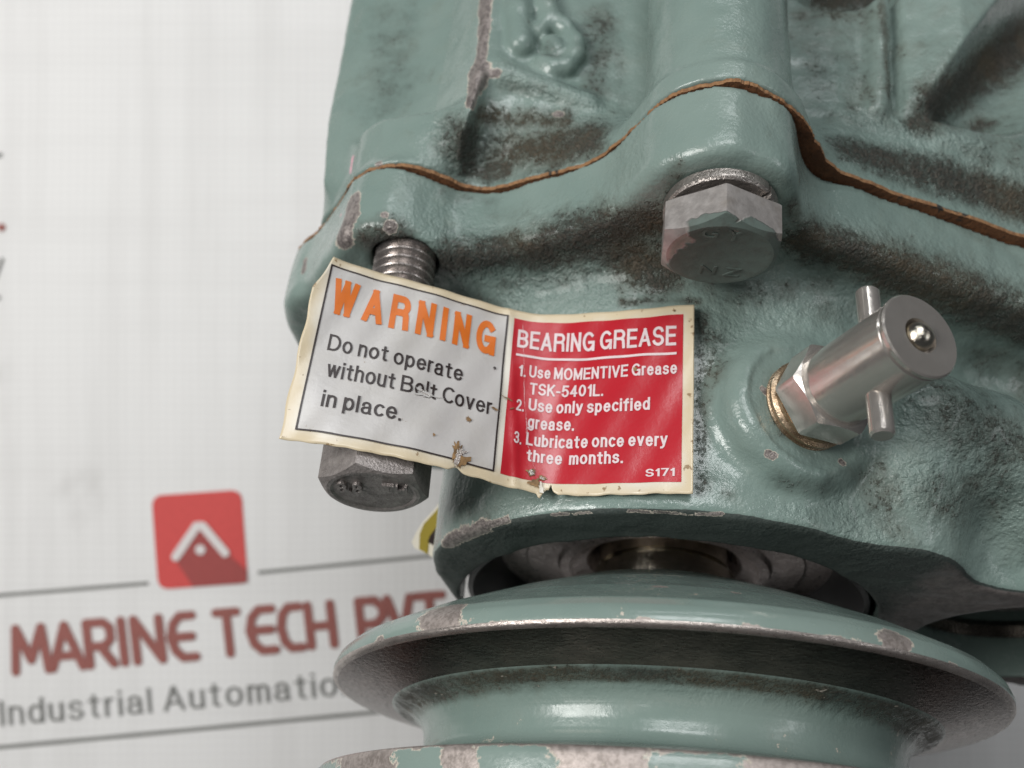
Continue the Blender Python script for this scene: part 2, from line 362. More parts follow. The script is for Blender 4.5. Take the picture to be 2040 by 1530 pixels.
# fillet rib, raised gusset and the slanting trench right of the column
pz = lambda x, y, yy: (lambda r_: ORG + r_ * ((yy - ORG[1]) / r_[1]))(ray(x, y))
a, b = pz(1748, 215, -0.480), pz(1752, -60, -0.480)
d = smin(d, capsule(X, Y, Z, a, b) - 0.015, 0.016)
A_, B_ = pz(1835, 205, -0.47), pz(2005, -20, -0.47); C0, C1 = pz(1782, 215, -0.47), pz(1768, -60, -0.47)
ux, uz = (B_ - A_)[0], (B_ - A_)[2]; ul = math.hypot(ux, uz)
dl = ((X - A_[0]) * uz - (Z - A_[2]) * ux) / ul + 0 * Y                          # right of the slanting edge
dc = X - (C0[0] + (C1[0] - C0[0]) * (Z - C0[2]) / (C1[2] - C0[2])) + 0 * Y       # right of the upright crease
gus = -0.006 - 0.034 * np.clip(dc / 0.09, 0, 1)
tre = 0.055 * sstep((dl + 0.004) / 0.062) * sstep((0.165 - dl) / 0.10)
off = np.where(dl < 0.0, gus, gus * np.clip(1 - dl / 0.030, 0, 1) + tre) + 0.020 * np.clip(1 - np.abs(dc) / 0.012, 0, 1)
d = d + off * np.clip((Z - 1.098) / 0.03, 0, 1) * np.clip((dc + 0.012) / 0.008, 0, 1)
del dl, dc, gus, tre, off
# cored opening above the frame edge
a, b = pz(1645, -22, -0.47), pz(1722, -30, -0.47)
d = smax(d, -(capsule(X, Y, Z, a, b) - 0.055), 0.012)
# bead along the lip of the left panel
a, b = pz(1000, 143, -0.452), pz(1170, 203, -0.452)
d = smin(d, capsule(X, Y, Z, a, b) - 0.012, 0.022)
d = d + lumps(n, H, 0.05, 0.0010) + lumps(n, H, 0.022, 0.0006)
# cast figures on the panel: part of the casting's skin
for pts, rad in (([(1040, -60), (1032, 30), (1037, 92)], 0.021), ([(1075, -70), (1088, 20), (1098, 36)], 0.017), ([(1072, 66), (1092, 44), (1124, 54), (1146, 86), (1146, 110), (1126, 134), (1100, 138), (1082, 126)], 0.0135), ([(1100, 90), (1108, 104)], 0.016)):
    W3 = [pz(x, y, -0.459) for x, y in pts]
    for p, q in zip(W3[:-1], W3[1:]): d = smin(d, capsule(X, Y, Z, p, q) - rad, 0.010)
d = np.maximum(d, (ZG + 0.0075) - Z)
d = np.maximum(d, Z - 1.60)
V, Q = surface_nets(d, lo, H)
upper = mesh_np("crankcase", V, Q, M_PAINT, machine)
upper_V, upper_Q = V, Q
del d, t, X, Y, Z

# -- wear on the castings (positions found on the surface)
def paint_attrs(ob, V, Q, dirt_shade_spots, chips, roughs, marks=()):
    bv = BVHTree.FromPolygons(V.tolist(), Q.tolist())
    def hit(x, y):
        h = bv.ray_cast(Vector(ORG), Vector(ray(x, y)))
        return None if h[0] is None else np.array(h[0])
    def field(L):
        out = np.zeros(len(V), np.float32)
        for x1, y1, x2, y2, r_, s in L:
            a, b = hit(x1, y1), hit(x2, y2)
            if a is None: a = b
            if b is None: b = a
            if a is None: continue
            dep = (a - ORG) @ FX; rad = r_ * dep / 2000; e = b - a
            t = np.clip((V - a) @ e / (e @ e + 1e-12), 0, 1)
            dd = np.linalg.norm(V - a - t[:, None] * e, axis=1)
            out = np.maximum(out, s * np.clip(1.25 - 0.75 * dd / rad, 0, 1))
        return out
    for nm, L in (("dirt_shade", [(*q[:5], q[5] * 0.85) for q in dirt_shade_spots]), ("chip", chips), ("rough", roughs), ("mark", marks)): attr(ob.data, nm, field(L))

paint_attrs(cover, cover_V, cover_Q,
    dirt_shade_spots=[(800, 490, 840, 500, 70, 1.7), (740, 480, 780, 470, 40, 1.2), (900, 520, 1080, 500, 50, 1.25), (1080, 500, 1300, 440, 55, 1.3), (1200, 480, 1310, 540, 60, 1.3), (1000, 560, 1200, 540, 30, .6),
           (1240, 602, 1390, 602, 12, .9), (1400, 630, 1398, 970, 22, .75), (1430, 680, 1420, 740, 35, .8), (1440, 610, 1640, 560, 30, .55), (1600, 480, 1800, 545, 55, 1.3), (1800, 550, 2060, 660, 65, 1.3),
           (1640, 620, 1700, 620, 40, .5), (1540, 760, 1560, 860, 22, .75), (1740, 940, 1790, 1120, 48, .72), (1880, 800, 2000, 880, 90, .80), (1870, 1000, 1980, 980, 70, .72), (1950, 700, 2040, 760, 60, .6), (1960, 990, 1980, 940, 12, .8),
           (1550, 960, 1650, 970, 25, .6), (1420, 930, 1450, 980, 20, .5), (880, 380, 980, 400, 20, .55), (960, 420, 1040, 430, 30, .4), (1350, 330, 1330, 400, 22, .6), (1580, 400, 1590, 480, 20, .8),
           (930, 1000, 970, 1040, 35, .5), (1600, 480, 2040, 640, 20, .6), (1320, 560, 1560, 570, 25, .5), (1900, 450, 2040, 520, 20, .3), (880, 620, 960, 640, 60, .9)],
    chips=[(707, 355, 700, 400, 9, 1), (703, 400, 700, 432, 21, 1), (697, 432, 683, 478, 25, 1), (765, 427, 767, 428, 7, 1), (778, 452, 779, 453, 14, 1), (608, 520, 605, 540, 8, 1), (890, 1085, 960, 1050, 20, .75),
           (960, 1050, 1010, 1035, 9, .8), (1530, 903, 1540, 908, 9, 1), (1702, 845, 1704, 850, 13, .9), (1676, 920, 1677, 921, 9, .9), (1520, 775, 1530, 785, 9, .8), (1100, 1026, 1180, 1020, 4, .8), (1250, 1018, 1440, 1024, 5, .9), (752, 326, 753, 327, 5, 1)],
    roughs=[(900, 520, 1300, 460, 70, 1), (800, 490, 900, 520, 70, .8), (1600, 480, 2060, 640, 70, .8), (1850, 760, 1830, 960, 60, .9), (1700, 1040, 1800, 1130, 60, .7), (1900, 850, 2060, 1000, 120, .8), (880, 950, 1000, 1040, 50, .7),
            (1000, 1000, 1600, 1030, 30, .4), (1020, 580, 1200, 590, 40, .9), (1400, 640, 1650, 600, 60, .5), (900, 1120, 1000, 1060, 40, .35), (1760, 1180, 1900, 1230, 60, .7)],
    marks=[(683, 392, 679, 428, 5, .9)])
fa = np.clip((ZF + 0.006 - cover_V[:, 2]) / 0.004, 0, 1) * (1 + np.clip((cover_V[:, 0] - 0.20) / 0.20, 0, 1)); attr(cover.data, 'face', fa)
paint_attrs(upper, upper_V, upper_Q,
    dirt_shade_spots=[(930, 290, 1170, 280, 60, 1.25), (960, 225, 1120, 240, 30, 1.0), (930, 330, 1000, 340, 35, 1.1), (1190, 110, 1195, 40, 45, .75), (1095, 95, 1100, 110, 22, .6), (1200, 20, 1190, 180, 30, .7), (1220, 40, 1240, 200, 18, .5), (780, 40, 770, 190, 60, .5), (820, 150, 760, 220, 45, .5),
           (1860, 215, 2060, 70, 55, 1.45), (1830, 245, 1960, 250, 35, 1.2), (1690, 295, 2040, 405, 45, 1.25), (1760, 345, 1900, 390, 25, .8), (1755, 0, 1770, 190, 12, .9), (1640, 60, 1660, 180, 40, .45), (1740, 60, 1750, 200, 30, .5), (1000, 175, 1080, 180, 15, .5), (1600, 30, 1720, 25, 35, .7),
           (1930, 300, 1970, 320, 25, .7), (1680, 40, 1690, 200, 150, .50), (1900, 200, 2050, 330, 170, .52), (1640, -10, 1730, -10, 45, 1.2)],  # the two widest spots are shade on the right side, painted in
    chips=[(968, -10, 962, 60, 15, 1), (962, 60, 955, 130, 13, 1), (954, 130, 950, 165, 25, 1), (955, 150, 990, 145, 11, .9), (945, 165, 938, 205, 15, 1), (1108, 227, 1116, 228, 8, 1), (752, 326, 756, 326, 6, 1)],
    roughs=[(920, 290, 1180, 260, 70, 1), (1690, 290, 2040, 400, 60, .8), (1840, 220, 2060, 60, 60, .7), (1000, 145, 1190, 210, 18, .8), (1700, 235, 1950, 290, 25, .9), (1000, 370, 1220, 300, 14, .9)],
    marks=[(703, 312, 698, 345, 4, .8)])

# -- gasket, a paper sheet squeezed between the two castings
GASs = spline(GAS, 14); gv, gf = [], []; m = len(GASs)
nx_ = GASs - np.roll(GASs, 1, 0); nr = np.stack([nx_[:, 1], -nx_[:, 0]], 1); nr /= np.linalg.norm(nr, axis=1)[:, None] + 1e-9
jit = (np.convolve(rng.standard_normal(m), np.ones(5) / 5, 'same') * 0.0017 + np.convolve(rng.standard_normal(m), np.ones(25) / 25, 'same') * 0.006)[:, None]
out_ = GASs + nr * (jit - 0.001); inn = GASs * 0.80
for z in (ZG + 0.0008, ZG + 0.0068):
    for L in (out_, inn): gv += [(x, y, z) for x, y in L]
for i in range(m):
    j = (i + 1) % m
    gf += [(i, j, 2 * m + j, 2 * m + i), (m + i, i + 3 * m, j + 3 * m, m + j), (i, m + i, m + j, j), (2 * m + i, 2 * m + j, 3 * m + j, 3 * m + i)]
pymesh("gasket", gv, gf, M_GASKET, machine, 30)

# -- bolts
def hexr(a, R_): return R_ * math.cos(math.pi / 6) / math.cos((a + math.pi / 6) % (math.pi / 3) - math.pi / 6)
def hex_head(name, cx, cy, z0, z1, R_, rot, mat, parent, n=96, cf=0.93, dish=0.0):
    """hexagon from z1 (bearing side) down to the chamfered, free face z0; rot = direction of one corner"""
    af = R_ * math.cos(math.pi / 6); rc = af * cf; A = [2 * math.pi * i / n for i in range(n)]
    rings = [[(0.0001, z0 + dish)] * n, [(rc * 0.86, z0 + dish)] * n, [(rc * 0.92, z0)] * n, [(rc, z0)] * n]
    hr = [hexr(a - rot + math.pi / 6, R_) for a in A]
    rings.append([(r_, z0 + (r_ - rc) * 0.62) for r_ in hr]); rings.append([(r_, z1 - 0.004) for r_ in hr]); rings.append([(r_ - 0.004, z1) for r_ in hr]); rings.append([(0.0001, z1)] * n)
    V = [(cx + r_ * math.cos(a), cy + r_ * math.sin(a), z) for rg in rings for a, (r_, z) in zip(A, rg)]
    F = [(k * n + i, (k + 1) * n + i, (k + 1) * n + (i + 1) % n, k * n + (i + 1) % n) for k in range(len(rings) - 1) for i in range(n)]
    o = pymesh(name, V, F, mat, parent, 28)
    return o
def text_geo(body, spacing=1.0, offset=0.0, res=3):
    c = bpy.data.curves.new("t", 'FONT'); c.body = body; c.space_character = spacing; c.offset = offset; c.resolution_u = res; c.fill_mode = 'FRONT'
    o = bpy.data.objects.new("t", c); COL.objects.link(o)
    dg = bpy.context.evaluated_depsgraph_get(); me = o.evaluated_get(dg).to_mesh()
    V = np.array([v.co[:2] for v in me.vertices]); F = [tuple(p.vertices) for p in me.polygons]
    o.evaluated_get(dg).to_mesh_clear(); bpy.data.objects.remove(o); bpy.data.curves.remove(c)
    return V, F
CAP = {}
def text_fit(body, x0, x1, y0, cap, spacing=1.0, offset=0.0):
    """letters stretched to run from x0 to x1 on baseline y0 with capitals `cap` high"""
    if offset not in CAP: v, _ = text_geo("H", 1, offset); CAP[offset] = (v[:, 1].min(), v[:, 1].max())
    lo_, hi_ = CAP[offset]; V, F = text_geo(body, spacing, offset)
    x = (V[:, 0] - V[:, 0].min()) / (V[:, 0].max() - V[:, 0].min()) * (x1 - x0) + x0
    y = (V[:, 1] - lo_) / (hi_ - lo_) * cap + y0
    return np.stack([x, y], 1), F

# plain grotesque letters drawn as strokes: centre lines in units of the cap height
def arc(cx, cy, rx, ry, a0, a1, n=14): return [(cx + rx * math.cos(R(a0 + (a1 - a0) * i / n)), cy + ry * math.sin(R(a0 + (a1 - a0) * i / n))) for i in range(n + 1)]
def ell(cx, cy, rx, ry): return arc(cx, cy, rx, ry, 90, 450, 28)
GLY = {
 'D': [[(0, 0), (0, 1)], [(0, 1), (.24, 1)] + arc(.24, .5, .34, .5, 90, -90) + [(0, 0)]], 'o': [ell(.22, .36, .22, .36)], 'n': [[(0, 0), (0, .72)], [(0, .42)] + arc(.18, .5, .18, .22, 180, 0) + [(.36, 0)]],
 't': [[(.13, .92), (.13, .12)] + arc(.25, .12, .12, .12, 180, 270, 6), [(0, .70), (.27, .70)]], 'p': [[(0, -.27), (0, .72)], ell(.20, .36, .20, .36)],
 'e': [[(.03, .37), (.41, .37)], arc(.215, .36, .205, .36, 2, 322, 26)], 'r': [[(0, 0), (0, .72)], [(0, .40)] + arc(.19, .46, .19, .26, 180, 95)],
 'a': [[(.03, .53)] + arc(.195, .53, .165, .19, 165, 0) + [(.36, .10), (.40, 0)], [(.36, .43), (.17, .38)] + arc(.15, .19, .15, .19, 95, 270) + arc(.19, .17, .17, .17, 270, 350, 6)],
 'w': [[(0, .72), (.15, 0), (.30, .72), (.45, 0), (.60, .72)]], 'i': [[(0, 0), (0, .72)], [(0, .97), (0, 1.0)]], 'h': [[(0, 0), (0, 1)], [(0, .42)] + arc(.18, .5, .18, .22, 180, 0) + [(.36, 0)]],
 'u': [[(0, .72), (0, .22)] + arc(.18, .22, .18, .22, 180, 360) + [(.36, .3)], [(.36, .72), (.36, 0)]], 'B': [[(0, 0), (0, 1)], [(0, 1), (.3, 1)] + arc(.3, .76, .22, .24, 90, -90) + [(0, .52)], [(.3, .52)] + arc(.3, .26, .26, .26, 90, -90) + [(0, 0)]],
 'l': [[(0, 0), (0, 1)]], 'C': [arc(.31, .5, .31, .5, 48, 312, 26)], 'v': [[(0, .72), (.19, 0), (.38, .72)]], 'c': [arc(.21, .36, .21, .36, 48, 312, 22)], '.': [[(0, .0), (0, .025)]],
 'E': [[(0, 0), (0, 1)], [(0, 1), (.47, 1)], [(0, .52), (.43, .52)], [(0, 0), (.47, 0)]], 'A': [[(0, 0), (.29, 1), (.58, 0)], [(.12, .30), (.46, .30)]],
 'R': [[(0, 0), (0, 1)], [(0, 1), (.33, 1)] + arc(.33, .755, .22, .245, 90, -90) + [(0, .51)], [(.33, .51)] + arc(.33, .36, .20, .15, 90, 0, 6) + [(.56, 0)]],
 'I': [[(0, 0), (0, 1)]], 'N': [[(0, 0), (0, 1), (.50, 0), (.50, 1)]], 'G': [arc(.31, .5, .31, .5, 48, 318, 26), [(.61, .0), (.61, .45)], [(.61, .45), (.36, .45)]],
 'S': [arc(.27, .745, .25, .255, 18, 270, 20) + arc(.27, .25, .27, .25, 90, -162, 20)[1:]], 's': [arc(.19, .545, .17, .175, 18, 270, 16) + arc(.19, .185, .19, .185, 90, -162, 16)[1:]],
 'U': [[(0, 1), (0, .28)] + arc(.26, .28, .26, .28, 180, 360) + [(.52, 1)]], 'M': [[(0, 0), (0, 1), (.32, .08), (.64, 1), (.64, 0)]], 'O': [ell(.32, .5, .32, .5)], 'T': [[(.25, 0), (.25, 1)], [(0, 1), (.5, 1)]],
 'V': [[(0, 1), (.28, 0), (.56, 1)]], 'K': [[(0, 0), (0, 1)], [(.52, 1), (0, .36)], [(.18, .57), (.54, 0)]], 'L': [[(0, 1), (0, 0), (.44, 0)]], '-': [[(0, .37), (.20, .37)]],
 '5': [[(.44, 1), (.08, 1), (.03, .52)], [(.03, .52)] + arc(.23, .32, .24, .32, 125, -152, 20)], '4': [[(.35, 0), (.35, 1), (0, .27), (.48, .27)]], '0': [ell(.24, .5, .24, .5)], '1': [[(.20, 0), (.20, 1)], [(.18, .96), (.03, .78)]],
 '2': [arc(.24, .73, .22, .27, 168, -38, 16) + [(0, 0)], [(0, 0), (.48, 0)]], '3': [arc(.23, .755, .20, .245, 160, -90, 16), arc(.23, .26, .23, .26, 90, -160, 18)], '7': [[(0, 1), (.48, 1)], [(.48, 1), (.16, 0)]],
 'y': [[(0, .72), (.20, 0)], [(.40, .72), (.16, -.17), (.08, -.25), (.0, -.25)]], 'f': [[(.12, 0), (.12, .8)] + arc(.28, .8, .16, .2, 180, 100, 8), [(0, .70), (.27, .70)]], 'g': [ell(.20, .36, .20, .36), [(.40, .72), (.40, -.05)] + arc(.20, -.05, .20, .20, 0, -152, 12)],
 'b': [[(0, 0), (0, 1)], ell(.20, .36, .20, .36)], 'd': [[(.40, 0), (.40, 1)], ell(.20, .36, .20, .36)], 'm': [[(0, 0), (0, .72)], [(0, .44)] + arc(.15, .5, .15, .22, 180, 0) + [(.30, 0)], [(.30, .44)] + arc(.45, .5, .15, .22, 180, 0) + [(.60, 0)]],
 'W': [[(0, 1), (.2, 0), (.4, 1), (.6, 0), (.8, 1)]],
}
def ribbon(P, w, y0, y1):
    P = np.array(P, float); closed = np.hypot(*(P[0] - P[-1])) < 1e-6
    if not closed:
        a = P[0] - P[1]; P[0] = P[0] + a / np.hypot(*a) * w / 2; a = P[-1] - P[-2]; P[-1] = P[-1] + a / np.hypot(*a) * w / 2
    Q = [P[0]]
    for a, b in zip(P[:-1], P[1:]):
        k = max(1, int(np.hypot(*(b - a)) / 0.09)); Q += [a + (b - a) * i / k for i in range(1, k + 1)]
    P = np.array(Q); T = np.gradient(P, axis=0)
    if closed: T[0] = T[-1] = P[1] - P[-2]
    T /= np.linalg.norm(T, axis=1)[:, None]; N = np.stack([-T[:, 1], T[:, 0]], 1)
    V = np.concatenate([P + N * w / 2, P - N * w / 2]); V[:, 1] = np.clip(V[:, 1], y0 - w / 2, y1 + w / 2); m = len(P)
    return V, [(i, m + i, m + i + 1, i + 1) for i in range(m - 1)]
def stroke_text(body, x0, x1, base, cap, w, track):
    x = 0.0; VV, FF, LL = [], [], []; k = 0; cnt = 0
    for ch in body:
        if ch == ' ': x += 0.24; continue
        pts = np.concatenate([np.array(q, float) for q in GLY[ch]]); ya, yb = pts[:, 1].min(), pts[:, 1].max(); wd = pts[:, 0].max()
        for P in GLY[ch]:
            parts = [[P[0]]]
            for i in range(1, len(P)):
                parts[-1].append(P[i])
                if i < len(P) - 1:
                    u = np.subtract(P[i], P[i - 1]); v = np.subtract(P[i + 1], P[i])
                    if np.hypot(*u) > 1e-9 and np.hypot(*v) > 1e-9 and abs(math.degrees(math.atan2(u[0] * v[1] - u[1] * v[0], u @ v))) > 50: parts.append([P[i]])
            for q in parts:
                q = [p for i, p in enumerate(q) if i == 0 or np.hypot(*np.subtract(p, q[i - 1])) > 1e-9]
                if len(q) < 2: continue
                V, F = ribbon(q, w, ya, yb); V[:, 0] += x; VV.append(V); FF += [tuple(j + k for j in f) for f in F]; k += len(V); LL += [cnt % 7] * len(V); cnt += 1
        x += wd + w + track
    V = np.concatenate(VV); xa, xb = V[:, 0].min(), V[:, 0].max()
    V[:, 0] = (V[:, 0] - xa) / (xb - xa) * (x1 - x0) + x0; V[:, 1] = base + (V[:, 1] + w / 2) / (1 + w) * cap
    return V, FF, np.array(LL, float)

# painted head material: paint left on the free face, bare flanks
def head_mat():
    g = G("part_painted_bolt_steel"); n1, n2, n3 = g.noise(20, 3), g.noise(60, 4), g.noise(240, 3)
    geo = g.n("ShaderNodeSeparateXYZ"); g.t.links.new(g.tc.outputs["Object"], geo.inputs[0])
    low = g.ramp(g.math('ADD', geo.outputs[2], g.math('MULTIPLY', g.math('SUBTRACT', n1, 0.5), 0.045)), 0.7745, 0.7765, 1.0, 0.0)
    side = g.ramp(g.math('ADD', geo.outputs[0], g.math('MULTIPLY', g.math('SUBTRACT', n1, 0.5), 0.06)), -0.090, -0.084)
    m_ = g.math('MULTIPLY', low, side)
    metal = g.mix(g.ramp(n2, 0.3, 0.7), (0.30, 0.280, 0.268), (0.43, 0.405, 0.39))
    metal = g.mix(g.math('MULTIPLY', g.ramp(n1, 0.5, 0.75), 0.5), metal, (0.17, 0.13, 0.085))
    metal = g.mix(g.ramp(g.noise(15, 2), 0.70, 0.76), metal, (0.25, 0.09, 0.03))
    col = g.mix(m_, metal, g.mix(g.ramp(n2, 0.4, 0.8), (0.100, 0.130, 0.116), (0.078, 0.088, 0.078)))
    h = g.math('ADD', g.math('MULTIPLY', m_, 0.6), g.math('MULTIPLY', n2, 0.35))
    return g.out(Base_Color=col, Metallic=g.math('MULTIPLY', g.math('SUBTRACT', 1.0, m_), 0.55), Roughness=g.mixf(m_, 0.45, 0.5), Normal=g.bump(h, 0.8, 0.004))
M_HEAD = head_mat()

bf = empty("bolt", machine); tag(bf, "tight hex bolt with flaking green paint and a spring washer")
fh = hex_head("bolt_head", BOLT_F[0], BOLT_F[1], 0.766, 0.8185, 0.0785, R(-97), M_HEAD, bf, dish=0.0015)
HT = Matrix.Translation((BOLT_F[0], BOLT_F[1], 0.82)) @ Matrix.Rotation(R(6), 4, 'X') @ Matrix.Translation((-BOLT_F[0], -BOLT_F[1], -0.82)); fh.matrix_local = HT
def split_washer(name, cx, cy, z0, z1, r0, r1, mat, parent, gap=0.06, start=R(-48)):
    n = 72; V, F = [], []
    for i in range(n + 1):
        a = start + gap + (2 * math.pi - gap) * i / n; dz = 0.006 * i / n
        for r_, z in ((r0, z0 + dz), (r1 - .003, z0 + dz), (r1, z0 + dz + .003), (r1, z1 - .002 + dz * .2), (r1 - .003, z1), (r0, z1)):
            V.append((cx + r_ * math.cos(a), cy + r_ * math.sin(a), z))
    for i in range(n):
        for k in range(6): F.append((i * 6 + k, (i + 1) * 6 + k, (i + 1) * 6 + (k + 1) % 6, i * 6 + (k + 1) % 6))
    F += [tuple(range(5, -1, -1)), tuple(n * 6 + k for k in range(6))]
    return pymesh(name, V, F, mat, parent, 30)
split_washer("spring_washer", BOLT_F[0], BOLT_F[1], 0.8180, 0.8385, 0.045, 0.0695, M_WASH, bf)
for txt, x0, x1, y0, hh in (("G Y", -0.066, -0.018, -0.575, 0.020), ("N Z", -0.052, -0.002, -0.497, 0.018)):
    v, f = text_fit(txt, x0, x1, 0, hh, 1.0, 0.01)
    gv = [(x, y0 - y, 0.7685) for x, y in v] + [(x, y0 - y, 0.7664) for x, y in v]; k = len(v)
    em = {}
    for q in f:
        for a, b in zip(q, q[1:] + q[:1]): em[(a, b)] = 1
    ff = [tuple(i + k for i in q) for q in f] + [(a, b, b + k, a + k) for a, b in em if (b, a) not in em]
    pymesh("cast_mark", gv, ff, M_HEAD, bf).matrix_local = HT

# the half unscrewed bolt: its own thing
lb = empty("loose_bolt"); lb.matrix_world = machine.matrix_world @ Matrix.Translation((BOLT_L[0], BOLT_L[1], ZU)) @ Matrix.Rotation(R(-2.2), 4, 'Y')
tag(lb, "half unscrewed steel hex bolt hanging from the cover behind the white warning panel", "bolt")
hex_head("bolt_head", 0, 0, -0.350, -0.292, 0.0690, R(-104.5), M_BLACKBOLT, lb, dish=0.002, cf=0.95)
prof = [(0.0001, -0.292)]
prof += [(0.036, -0.292), (0.036, -0.13)]
z = -0.125
while z < 0.085:
    prof += [(0.0345, z), (0.0425, z + 0.0060), (0.0432, z + 0.0078), (0.0345, z + 0.0138)]; z += 0.0142
prof += [(0.035, 0.09), (0.0001, 0.09)]
lathe("threaded_shank", prof, M_THREAD, lb, 64, 25)
for txt, x0, x1, y0, hh in (("8.8", -0.043, -0.012, 0.000, 0.026), ("TH", 0.012, 0.042, -0.010, 0.018)):
    v, f = text_fit(txt, x0, x1, 0, hh, 1.0, 0.02); k = len(v)
    gv = [(x, y0 - y, -0.3482) for x, y in v] + [(x, y0 - y, -0.3525) for x, y in v]
    em = {}
    for q in f:
        for a, b in zip(q, q[1:] + q[:1]): em[(a, b)] = 1
    ff = [tuple(i + k for i in q) for q in f] + [(a, b, b + k, a + k) for a, b in em if (b, a) not in em]
    pymesh("cast_mark", gv, ff, M_BLACKBOLT, lb)

# -- grease fitting
gf_ = empty("grease_fitting", machine); tag(gf_, "bright steel button grease fitting with a cross pin")
O3 = tuple(G_BASE)
lathe("fitting_thread", [(0.03, -0.06), (0.052, -0.06), (0.052, 0.004), (0.0575, 0.007), (0.0575, 0.009), (0.053, 0.012), (0.058, 0.015), (0.058, 0.018), (0.053, 0.021), (0.053, 0.026), (0.03, 0.026)], M_WARM, gf_, 96, 25, O3, G_AX, close=True)
hn = hex_head("hex_nut", 0, 0, -0.069, -0.0255, 0.0615, R(17), M_STEEL, gf_, cf=0.985)
Rg = Vector((0, 0, -1)).rotation_difference(Vector(G_AX)).to_matrix()
hn.matrix_local = Matrix.Translation(O3) @ Rg.to_4x4()
lathe("barrel", [(0.03, 0.068), (0.0485, 0.068), (0.0485, G_LEN - 0.012), (0.0462, G_LEN - 0.010), (0.0462, G_LEN - 0.0085), (0.0500, G_LEN - 0.0065), (0.0505, G_LEN - 0.002), (0.0485, G_LEN), (0.0210, G_LEN), (0.0195, G_LEN - 0.004), (0.0178, G_LEN - 0.014), (0.0001, G_LEN - 0.014)],
      M_STEEL, gf_, 128, 25, O3, G_AX)
bpy_ball = bpy.data.meshes.new("check_ball"); bm = bmesh.new(); bmesh.ops.create_uvsphere(bm, u_segments=40, v_segments=24, radius=0.0172); bm.to_mesh(bpy_ball); bm.free()
bo = link("check_ball", bpy_ball, M_SHAFT, gf_, 180); bo.location = tuple(G_BASE + G_AX * (G_LEN - 0.0055))
PC = ORG + ray(1742, 716) * ((G_TOP - G_AX * 0.068 - ORG) @ FX)
for z0, z1 in ((0.0450, 0.0955), (-0.0450, -0.0985)):
    a, b = min(z0, z1), max(z0, z1)
    lathe("cross_pin", [(0.0001, a), (0.0115, a), (0.0138, a + 0.003), (0.0138, b - 0.003), (0.0115, b), (0.0001, b)], M_STEEL, gf_, 48, 25, tuple(PC), (0.0, 0.0, 1.0))

# -- shaft and seal in the bearing bore
sh = lathe("shaft", [(0.0001, 0.62), (0.100, 0.62), (0.100, 0.568), (0.092, 0.566), (0.092, 0.560), (0.106, 0.557), (0.106, 0.30), (0.0001, 0.30)], M_SHAFT, machine, 128, 25)
lathe("seal_plate", [(0.299, 0.592), (0.285, 0.583), (0.262, 0.580), (0.250, 0.5775), (0.215, 0.5755), (0.212, 0.5735), (0.165, 0.571), (0.160, 0.564), (0.146, 0.562), (0.138, 0.570), (0.120, 0.577), (0.108, 0.600), (0.108, 0.63), (0.299, 0.63)], M_SEAL, machine, 160, 30, close=True)
lathe("rubber_seal", [(0.2995, 0.5795), (0.2995, 0.512), (0.292, 0.510), (0.276, 0.535), (0.258, 0.570), (0.254, 0.5795)], M_BLACK, machine, 160, 60, close=True)
for nm, pr, mt in (("bore_ring", [(0.171, 0.56), (0.160, 0.558), (0.152, 0.575), (0.171, 0.59)], M_OLD), ("bore_washer", [(0.128, 0.60), (0.126, 0.592), (0.050, 0.592), (0.046, 0.602), (0.046, 0.70), (0.128, 0.70)], M_SEAL)):
    lathe(nm, pr, mt, machine, 128, 30, (0.535, -0.045, 0), close=True)
lathe("bore_plug", [(0.0001, 0.690), (0.171, 0.690), (0.171, 0.72), (0.0001, 0.72)], M_BLACK, machine, 96, 30, (0.535, -0.045, 0))

# -- pulley
pul = empty("pulley", machine); tag(pul, "green painted V belt pulley with bare worn groove faces")
def dens(P, step=0.004):
    out = [P[0]]
    for a, b in zip(P[:-1], P[1:]):
        k = max(1, int(math.hypot(b[0] - a[0], b[1] - a[1]) / step))
        out += [(a[0] + (b[0] - a[0]) * i / k, a[1] + (b[1] - a[1]) * i / k) for i in range(1, k + 1)]
    return out
web = [(0.107, 0.490), (0.150, 0.4975), (0.172, 0.496), (0.184, 0.492), (0.192, 0.4885), (0.205, 0.484), (0.225, 0.476), (0.30, 0.447), (0.40, 0.404), (0.445, 0.381), (0.468, 0.369), (0.480, 0.357), (0.484, 0.346), (0.4835, 0.3405)]
rim_t = lathe("flange_rim", dens(web), M_PULLEY, pul, 480, 60)
edge_ = lathe("rim_edge", [(0.4835, 0.3405), (0.4838, 0.338), (0.481, 0.3348), (0.476, 0.3332)], M_RIM, pul, 384, 60)
lathe("groove_face", [(0.476, 0.3332), (0.394, 0.3135)], M_GROOVE, pul, 384, 60)
root = [(0.394, 0.3135), (0.390, 0.3105), (0.376, 0.3065), (0.362, 0.301), (0.351, 0.292), (0.345, 0.282), (0.342, 0.268), (0.342, 0.252), (0.345, 0.244), (0.352, 0.238), (0.365, 0.234), (0.400, 0.2285)]
rt = lathe("groove_root", dens(root), M_PULLEY, pul, 480, 60)
lathe("groove_face", [(0.400, 0.2285), (0.476, 0.2140)], M_GROOVE, pul, 384, 60)
low = [(0.476, 0.2140), (0.4815, 0.2125), (0.4845, 0.209), (0.485, 0.200), (0.485, 0.168), (0.480, 0.158), (0.46, 0.150), (0.30, 0.150), (0.104, 0.150)]
rl = lathe("flange_rim", dens(low), M_PULLEY, pul, 480, 60)
for o_ in list(pul.children): o_.scale = (0.970, 0.970, 1.0)
